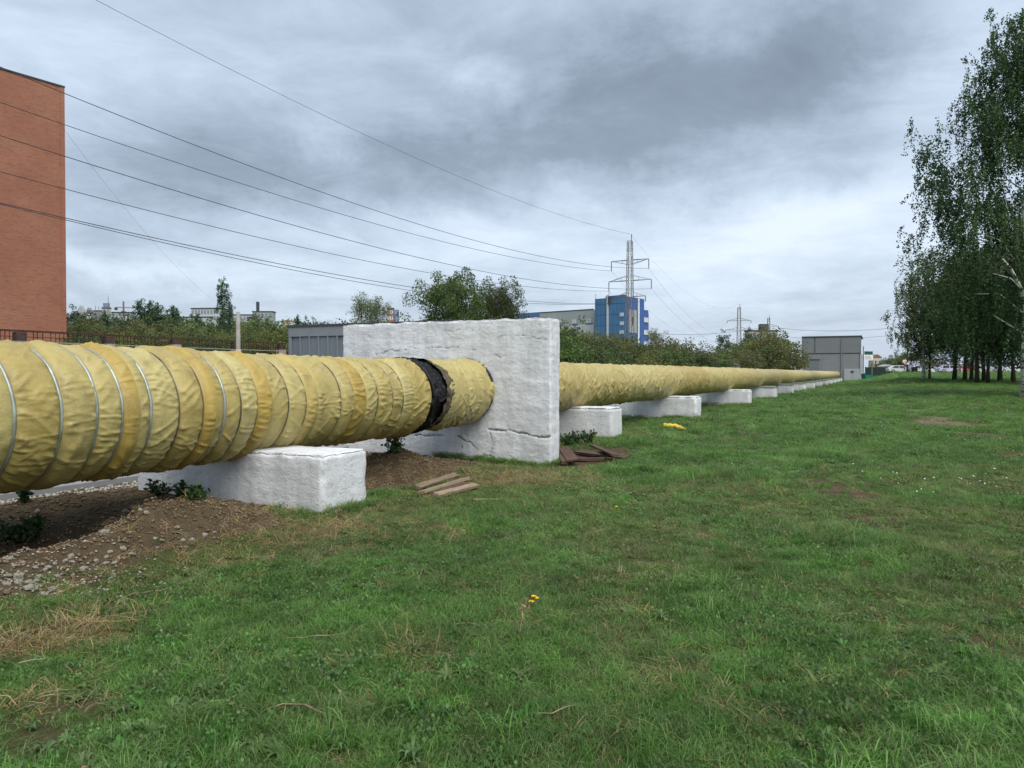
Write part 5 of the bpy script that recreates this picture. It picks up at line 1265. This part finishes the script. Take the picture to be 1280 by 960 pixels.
# ------------------------------------------------------------------ grass, clover, straw, litter: what nobody could count
protos = bpy.data.collections.new('turf_plants')
def proto(name, V, F, rv, m):
    me = mesh_np(name, V, F, m, attrs={'rnd': rv}, only_mesh=True); o = bpy.data.objects.new(name, me); protos.objects.link(o)
def blades(r, n, h0, h1, spread, w, lean, droop=0.5, dry=0.0):
    V, F, R = [], [], []
    for i in range(n):
        a = r.uniform(0, 2 * PI); rad = spread * math.sqrt(r.uniform(0, 1)); b = Vector((rad * math.cos(a), rad * math.sin(a), 0))
        az = r.uniform(0, 2 * PI); hh = r.uniform(h0, h1); ln = hh * lean * r.uniform(.3, 1.3); d = Vector((math.cos(az), math.sin(az), 0)); sd = Vector((-d.y, d.x, 0))
        ww = w * r.uniform(.6, 1.3); k = len(V)
        for t in (0, .4, .75):
            c = b + d * ln * t ** 1.8 + Vector((0, 0, hh * (t - droop * .45 * t ** 3))); q = ww * (1 - .55 * t)
            V += [c - sd * q, c + sd * q]
        V.append(b + d * ln * 1.15 + Vector((0, 0, hh * (1 - droop * .62))))
        F += [(k, k+1, k+3), (k, k+3, k+2), (k+2, k+3, k+5), (k+2, k+5, k+4), (k+4, k+5, k+6)]; R += [r.uniform(0, 1)] * 7
    return np.array([tuple(v) for v in V]), F, np.array(R)
def rosette(r, n, L, w, rise):
    V, F, R = [], [], []
    for i in range(n):
        az = 2 * PI * (i + r.uniform(-.3, .3)) / n; d = Vector((math.cos(az), math.sin(az), 0)); sd = Vector((-d.y, d.x, 0)); l = L * r.uniform(.6, 1.15); ww = w * r.uniform(.7, 1.2); k = len(V); rs_ = rise * r.uniform(.5, 1.4)
        for t, q in ((0, .25), (.35, .8), (.65, 1.0), (.88, .55)):
            c = d * l * t + Vector((0, 0, rs_ * math.sin(t * 2.3) * l + .004)); V += [tuple(c - sd * ww * q), tuple(c + sd * ww * q)]
        V.append(tuple(d * l + Vector((0, 0, rs_ * .55 * l))))
        F += [(k, k+1, k+3), (k, k+3, k+2), (k+2, k+3, k+5), (k+2, k+5, k+4), (k+4, k+5, k+7), (k+4, k+7, k+6), (k+6, k+7, k+8)]; R += [r.uniform(0, 1)] * 9
    return np.array(V), F, np.array(R)
def clover(r, n, spread, sz, hh):
    c = np.stack([r.normal(size=n) * spread, r.normal(size=n) * spread, r.uniform(.3, 1, n) * hh], -1); return cards(c, sz, r.uniform(0, 1, n), .9, 2.5, r)
r_ = np.random.default_rng(41)
for i in range(4): proto('a_lawn_%d' % i, *blades(r_, 60, .03, .085, .085, .0017, 1.15), M['grass'])           # 0-3
for i in range(3): proto('b_lush_%d' % i, *blades(r_, 44, .08, .16, .075, .0023, .95, .7), M['grass'])            # 4-6
for i in range(2): proto('c_rosette_%d' % i, *rosette(r_, 12, .05 + .02 * i, .0062 + .0028 * i, .6), M['broad'])   # 7-8
proto('d_clover', *clover(r_, 46, .055, .021, .055), M['broad'])                                            # 9
for i in range(2): proto('e_straw_%d' % i, *blades(r_, 22, .03, .07, .09, .0017, 2.4, 1.0), M['straw'])         # 10-11
def scatter(name, X, Y, idx, scl, tint, label, cat, tilt=.18, lum=None):
    n = len(X); Z = terrain(X, Y); s_, n_ = SN(X, Y)
    me = bpy.data.meshes.new(name); me.vertices.add(n); me.vertices.foreach_set('co', np.stack([X, Y, Z - .004], -1).astype(np.float32).ravel())
    rot = np.stack([rng.normal(0, tilt, n), rng.normal(0, tilt, n), rng.uniform(0, 6.283, n)], -1).astype(np.float32)
    a = me.attributes.new('rot', 'FLOAT_VECTOR', 'POINT'); a.data.foreach_set('vector', rot.ravel())
    a = me.attributes.new('scl', 'FLOAT_VECTOR', 'POINT'); a.data.foreach_set('vector', np.asarray(scl, np.float32).ravel())
    a = me.attributes.new('idx', 'INT', 'POINT'); a.data.foreach_set('value', np.asarray(idx, np.int32))
    a = me.attributes.new('tint', 'FLOAT', 'POINT'); a.data.foreach_set('value', np.asarray(tint, np.float32))
    a = me.attributes.new('lum', 'FLOAT', 'POINT'); a.data.foreach_set('value', np.asarray(np.ones(n) if lum is None else lum, np.float32))
    o = link(name, me); tag(o, label, cat, kind='stuff')
    md = o.modifiers.new('plants', 'NODES'); md.node_group = scatter_group(); return o
_sg = None
def scatter_group():
    global _sg
    if _sg: return _sg
    ng = bpy.data.node_groups.new('scatter_plants', 'GeometryNodeTree')
    ng.interface.new_socket('Geometry', in_out='INPUT', socket_type='NodeSocketGeometry'); ng.interface.new_socket('Geometry', in_out='OUTPUT', socket_type='NodeSocketGeometry')
    gi = ng.nodes.new('NodeGroupInput'); go = ng.nodes.new('NodeGroupOutput')
    m2p = ng.nodes.new('GeometryNodeMeshToPoints'); ci = ng.nodes.new('GeometryNodeCollectionInfo'); ci.inputs['Collection'].default_value = protos; ci.inputs['Separate Children'].default_value = True; ci.inputs['Reset Children'].default_value = True
    iop = ng.nodes.new('GeometryNodeInstanceOnPoints'); iop.inputs['Pick Instance'].default_value = True
    def na(nm, t):
        q = ng.nodes.new('GeometryNodeInputNamedAttribute'); q.data_type = t; q.inputs['Name'].default_value = nm; return q.outputs['Attribute']
    L = ng.links.new; L(gi.outputs[0], m2p.inputs[0]); L(m2p.outputs[0], iop.inputs['Points']); L(ci.outputs[0], iop.inputs['Instance'])
    L(na('idx', 'INT'), iop.inputs['Instance Index'])
    e2r = ng.nodes.new('FunctionNodeEulerToRotation'); L(na('rot', 'FLOAT_VECTOR'), e2r.inputs[0]); L(e2r.outputs[0], iop.inputs['Rotation']); L(na('scl', 'FLOAT_VECTOR'), iop.inputs['Scale']); L(iop.outputs[0], go.inputs[0])
    _sg = ng; return ng
def wedge(y0, y1, per_m2, half=.86, extra=1.0):
    area = half * (y1 ** 2 - y0 ** 2) + 2 * extra * (y1 - y0); n = int(area * per_m2)
    Y = np.sqrt(rng.uniform(y0 ** 2, y1 ** 2, n)); X = rng.uniform(-1, 1, n) * (half * Y + extra); return X, Y
XX, YY, BB = [], [], []
for y0, y1, d_, g_ in ((1.6, 5.0, 330, 0), (5.0, 9.0, 200, 1), (9.0, 16, 95, 2), (16, 32, 34, 3), (32, 64, 9, 4), (64, 135, 2.6, 5)):
    a_, b_ = wedge(y0, y1, d_); XX.append(a_); YY.append(b_); BB.append(np.full(len(a_), g_))
X, Y, G = map(np.concatenate, (XX, YY, BB)); s_, n_ = SN(X, Y)
bare = bare_mask(X, Y); dry = dry_mask(X, Y)
lush = fbm(X * .55 + 3, Y * .55, 2.2, 3) + .35 * sm((5.2 - Y) / 2.5) * sm((X + 1.2) / 1.5) - .6 * dry + .05
keep = (rng.uniform(0, 1, len(X)) > bare * 1.02) & (n_ < 9.1) & ~((s_ > S_WALL - .05) & (s_ < S_WALL + .47) & (n_ > 4.98) & (n_ < 9.45))
for i, s in enumerate(BLK): keep &= ~((np.abs(s_ - s) < .42) & (np.abs(n_ - 6.72) < 1.45))
keep &= ~((s_ > 147.8) & (n_ > 2.2))
keep &= rng.uniform(0, 1, len(X)) > .35 * dry
X, Y, G, dry, lush, n_, s_ = [q[keep] for q in (X, Y, G, dry, lush, n_, s_)]
N = len(X); idx = rng.integers(0, 4, N)
u_ = rng.uniform(0, 1, N)
idx = np.where((lush > .18) & (u_ < .55 * sm((lush - .1) / .5)), rng.integers(4, 7, N), idx)
weedy = fbm(X * .8 + 40, Y * .8, 7.2, 3) + .25 * sm((-X + .5 * 0 + 0.2) / 2.0)
u_ = rng.uniform(0, 1, N)
idx = np.where((u_ < .13) & (weedy > .05), rng.integers(7, 9, N), idx); idx = np.where((u_ > .80) & (weedy > -.1), 9, idx)
u_ = rng.uniform(0, 1, N)
idx = np.where(u_ < .38 * dry ** 1.3 + .035, rng.integers(10, 12, N), idx)
sxy = np.array([.85, .95, 1.25, 1.9, 3.2, 5.0])[G] * rng.uniform(.75, 1.3, N); sz = np.array([.85, .9, 1.0, 1.25, 1.5, 1.7])[G] * rng.uniform(.6, 1.35, N) * np.clip(1.0 + .5 * lush, .6, 1.5)
tint = np.clip(.75 * dry * rng.uniform(.3, 1.3, N) - .08, 0, .8) + .25 * (rng.uniform(0, 1, N) < .13)
scatter('lawn_grass', X, Y, idx, np.stack([sxy, sxy, sz], -1), tint, 'short mown grass with weeds and dry tufts covering the ground', 'grass', lum=np.clip(1.0 + .38 * pn(X * 1.4, Y * 1.4, 5.1) + .30 * pn(X * 4.2, Y * 4.2, 6.1) + .14 * pn(X * .3, Y * .3, 2.1), .55, 1.5))
TS, TN = [], []
for q_ in BLK[1:6]:
    k_ = 110; side = rng.integers(0, 2, k_)
    TS.append(np.where(side == 0, q_ + rng.uniform(-.5, .5, k_), q_ - rng.uniform(.42, .55, k_))); TN.append(np.where(side == 0, 5.33 - rng.uniform(.0, .14, k_), rng.uniform(5.3, 6.4, k_)))
k_ = 60; TS.append(BLK[0] + rng.uniform(-.5, .5, k_)); TN.append(5.27 - rng.uniform(0, .12, k_))
k_ = 170; TS.append(rng.uniform(S_WALL - .24, S_WALL - .02, k_)); TN.append(rng.uniform(5.0, 7.2, k_))
k_ = 60; TS.append(rng.uniform(S_WALL, S_WALL + .5, k_)); TN.append(5.0 - rng.uniform(0, .14, k_))
TS, TN = np.concatenate(TS), np.concatenate(TN); P = Wn(TS, TN, 0 * TS); N = len(TS)
scatter('edge_grass', P[:, 0], P[:, 1], rng.choice([4, 5, 6, 8, 0, 1], N), np.repeat(rng.uniform(.6, 1.25, N)[:, None], 3, 1), np.where(rng.uniform(0, 1, N) < .25, .5, 0), 'longer grass left unmown against the concrete', 'grass')
# straw litter in drifts
SX, SY = [], []
for px, py, rx, ry, n in [(100, 790, .2, .08, 90), (20, 812, .2, .07, 60), (130, 768, .2, .06, 30), (640, 598, .8, .5, 420), (440, 668, .9, .4, 130), (800, 548, 1.0, .9, 120), (520, 820, .12, .08, 16), (60, 880, .15, .2, 22), (230, 700, .3, .15, 26), (330, 655, .7, .35, 110), (500, 598, .8, .5, 170)]:
    a = gpix(px, py, 2.5, 30); SX.append(rng.normal(a.x, rx, n)); SY.append(rng.normal(a.y, ry, n))
X, Y = np.concatenate(SX), np.concatenate(SY); s_, n_ = SN(X, Y)
k = ~((np.abs(s_ - BLK[0]) < .45) & (n_ > 5.2)) & ~((s_ > S_WALL - .1) & (s_ < S_WALL + .5) & (n_ > 4.9)) & (Y > 2); X, Y = X[k], Y[k]; N = len(X)
sc_ = rng.uniform(.7, 1.6, N)
scatter('straw_litter', X, Y, rng.integers(10, 12, N), np.stack([sc_ * .8, sc_ * .8, sc_ * .55], -1), np.zeros(N), 'drifts of dry straw lying on the grass and bare soil', 'straw', .35)
# clods, gravel, fallen leaves, clover heads: one mesh each
def bits(name, X, Y, size, m, label, cat, flat=.6, lift=.3):
    base = np.array([(1,0,0),(-.5,.87,0),(-.5,-.87,0),(.1,.1,.9),(-.1,0,-.6)]) ; fb = np.array([(0,1,3),(1,2,3),(2,0,3),(1,0,4),(2,1,4),(0,2,4)])
    n = len(X); V = np.repeat(base[None], n, 0) * (1 + rng.uniform(-.35, .35, (n, 5, 3))); a = rng.uniform(0, 6.28, n); c, s = np.cos(a)[:, None], np.sin(a)[:, None]
    V = np.stack([V[..., 0] * c - V[..., 1] * s, V[..., 0] * s + V[..., 1] * c, V[..., 2] * flat], -1) * np.asarray(size)[:, None, None]
    V = V + np.stack([X, Y, terrain(X, Y) + lift * np.asarray(size)], -1)[:, None]
    tag(mesh_np(name, V.reshape(-1, 3), (fb[None] + 5 * np.arange(n)[:, None, None]).reshape(-1, 3), m), label, cat, kind='stuff')
n = 26000; S_, N_ = rng.uniform(1.5, 12.0, n), rng.uniform(4.9, 9.0, n); P = Wn(S_, N_, 0 * S_); X, Y = P[:, 0], P[:, 1]; k = (rng.uniform(0, 1, n) < bare_mask(X, Y)) & (Y > 2)
bits('soil_clods', X[k], Y[k], rng.uniform(.06, .165, k.sum()) ** 2.0, mat('brown_clods', (.16, .118, .072), .95, .5, 12.0), 'crumbs and clods of brown soil under the near pipe', 'soil')
n = 2200; S_, N_ = rng.uniform(1.0, 12.0, n), rng.normal(8.95, .16, n); P = Wn(S_, N_, 0 * S_); X, Y = P[:, 0], P[:, 1]
bits('gravel', X, Y, rng.uniform(.010, .035, n), mat('pale_gravel', (.33, .31, .27), .95, .3, 20.0), 'strip of pale gravel along the edge of the asphalt behind the near pipe', 'gravel')
n = 700; a = gpix(60, 722, 2.5, 14); X, Y = rng.normal(a.x, .5, n), rng.normal(a.y, .35, n); k = Y > 2.5
bits('rubble_chips', X[k], Y[k], rng.uniform(.005, .02, k.sum()), M['stone'], 'small chips of pale rubble scattered round the soil heap', 'rubble')
X, Y = wedge(2.2, 14, 2.2); k = rng.uniform(0, 1, len(X)) < .75; X, Y = X[k], Y[k]
bits('fallen_leaves', X, Y, rng.uniform(.012, .026, len(X)), M['leaf_dry'], 'few dry brown leaves fallen on the lawn', 'fallen leaves', .15, 1.8)
CX, CY = [], []
for px, py, rx, ry, n in [(1205, 610, 1.0, .9, 26), (1105, 502, .6, 1.5, 26), (1160, 545, 1.2, 3.0, 16), (1215, 512, 1.2, 1.5, 20), (1240, 585, 1.2, 1.2, 10), (1180, 520, 3, 5, 12), (1060, 530, 2, 3, 10)]:
    a = gpix(px, py, 3, 70); CX.append(rng.normal(a.x, rx, n)); CY.append(rng.normal(a.y, ry, n))
X, Y = np.concatenate(CX), np.concatenate(CY)
bits('clover_flowers', X, Y, rng.uniform(.009, .015, len(X)) * (1 + Y / 60), M['petal_w'], 'tiny white clover flowers dotted over the right half of the lawn', 'flowers', .9, 4.0)
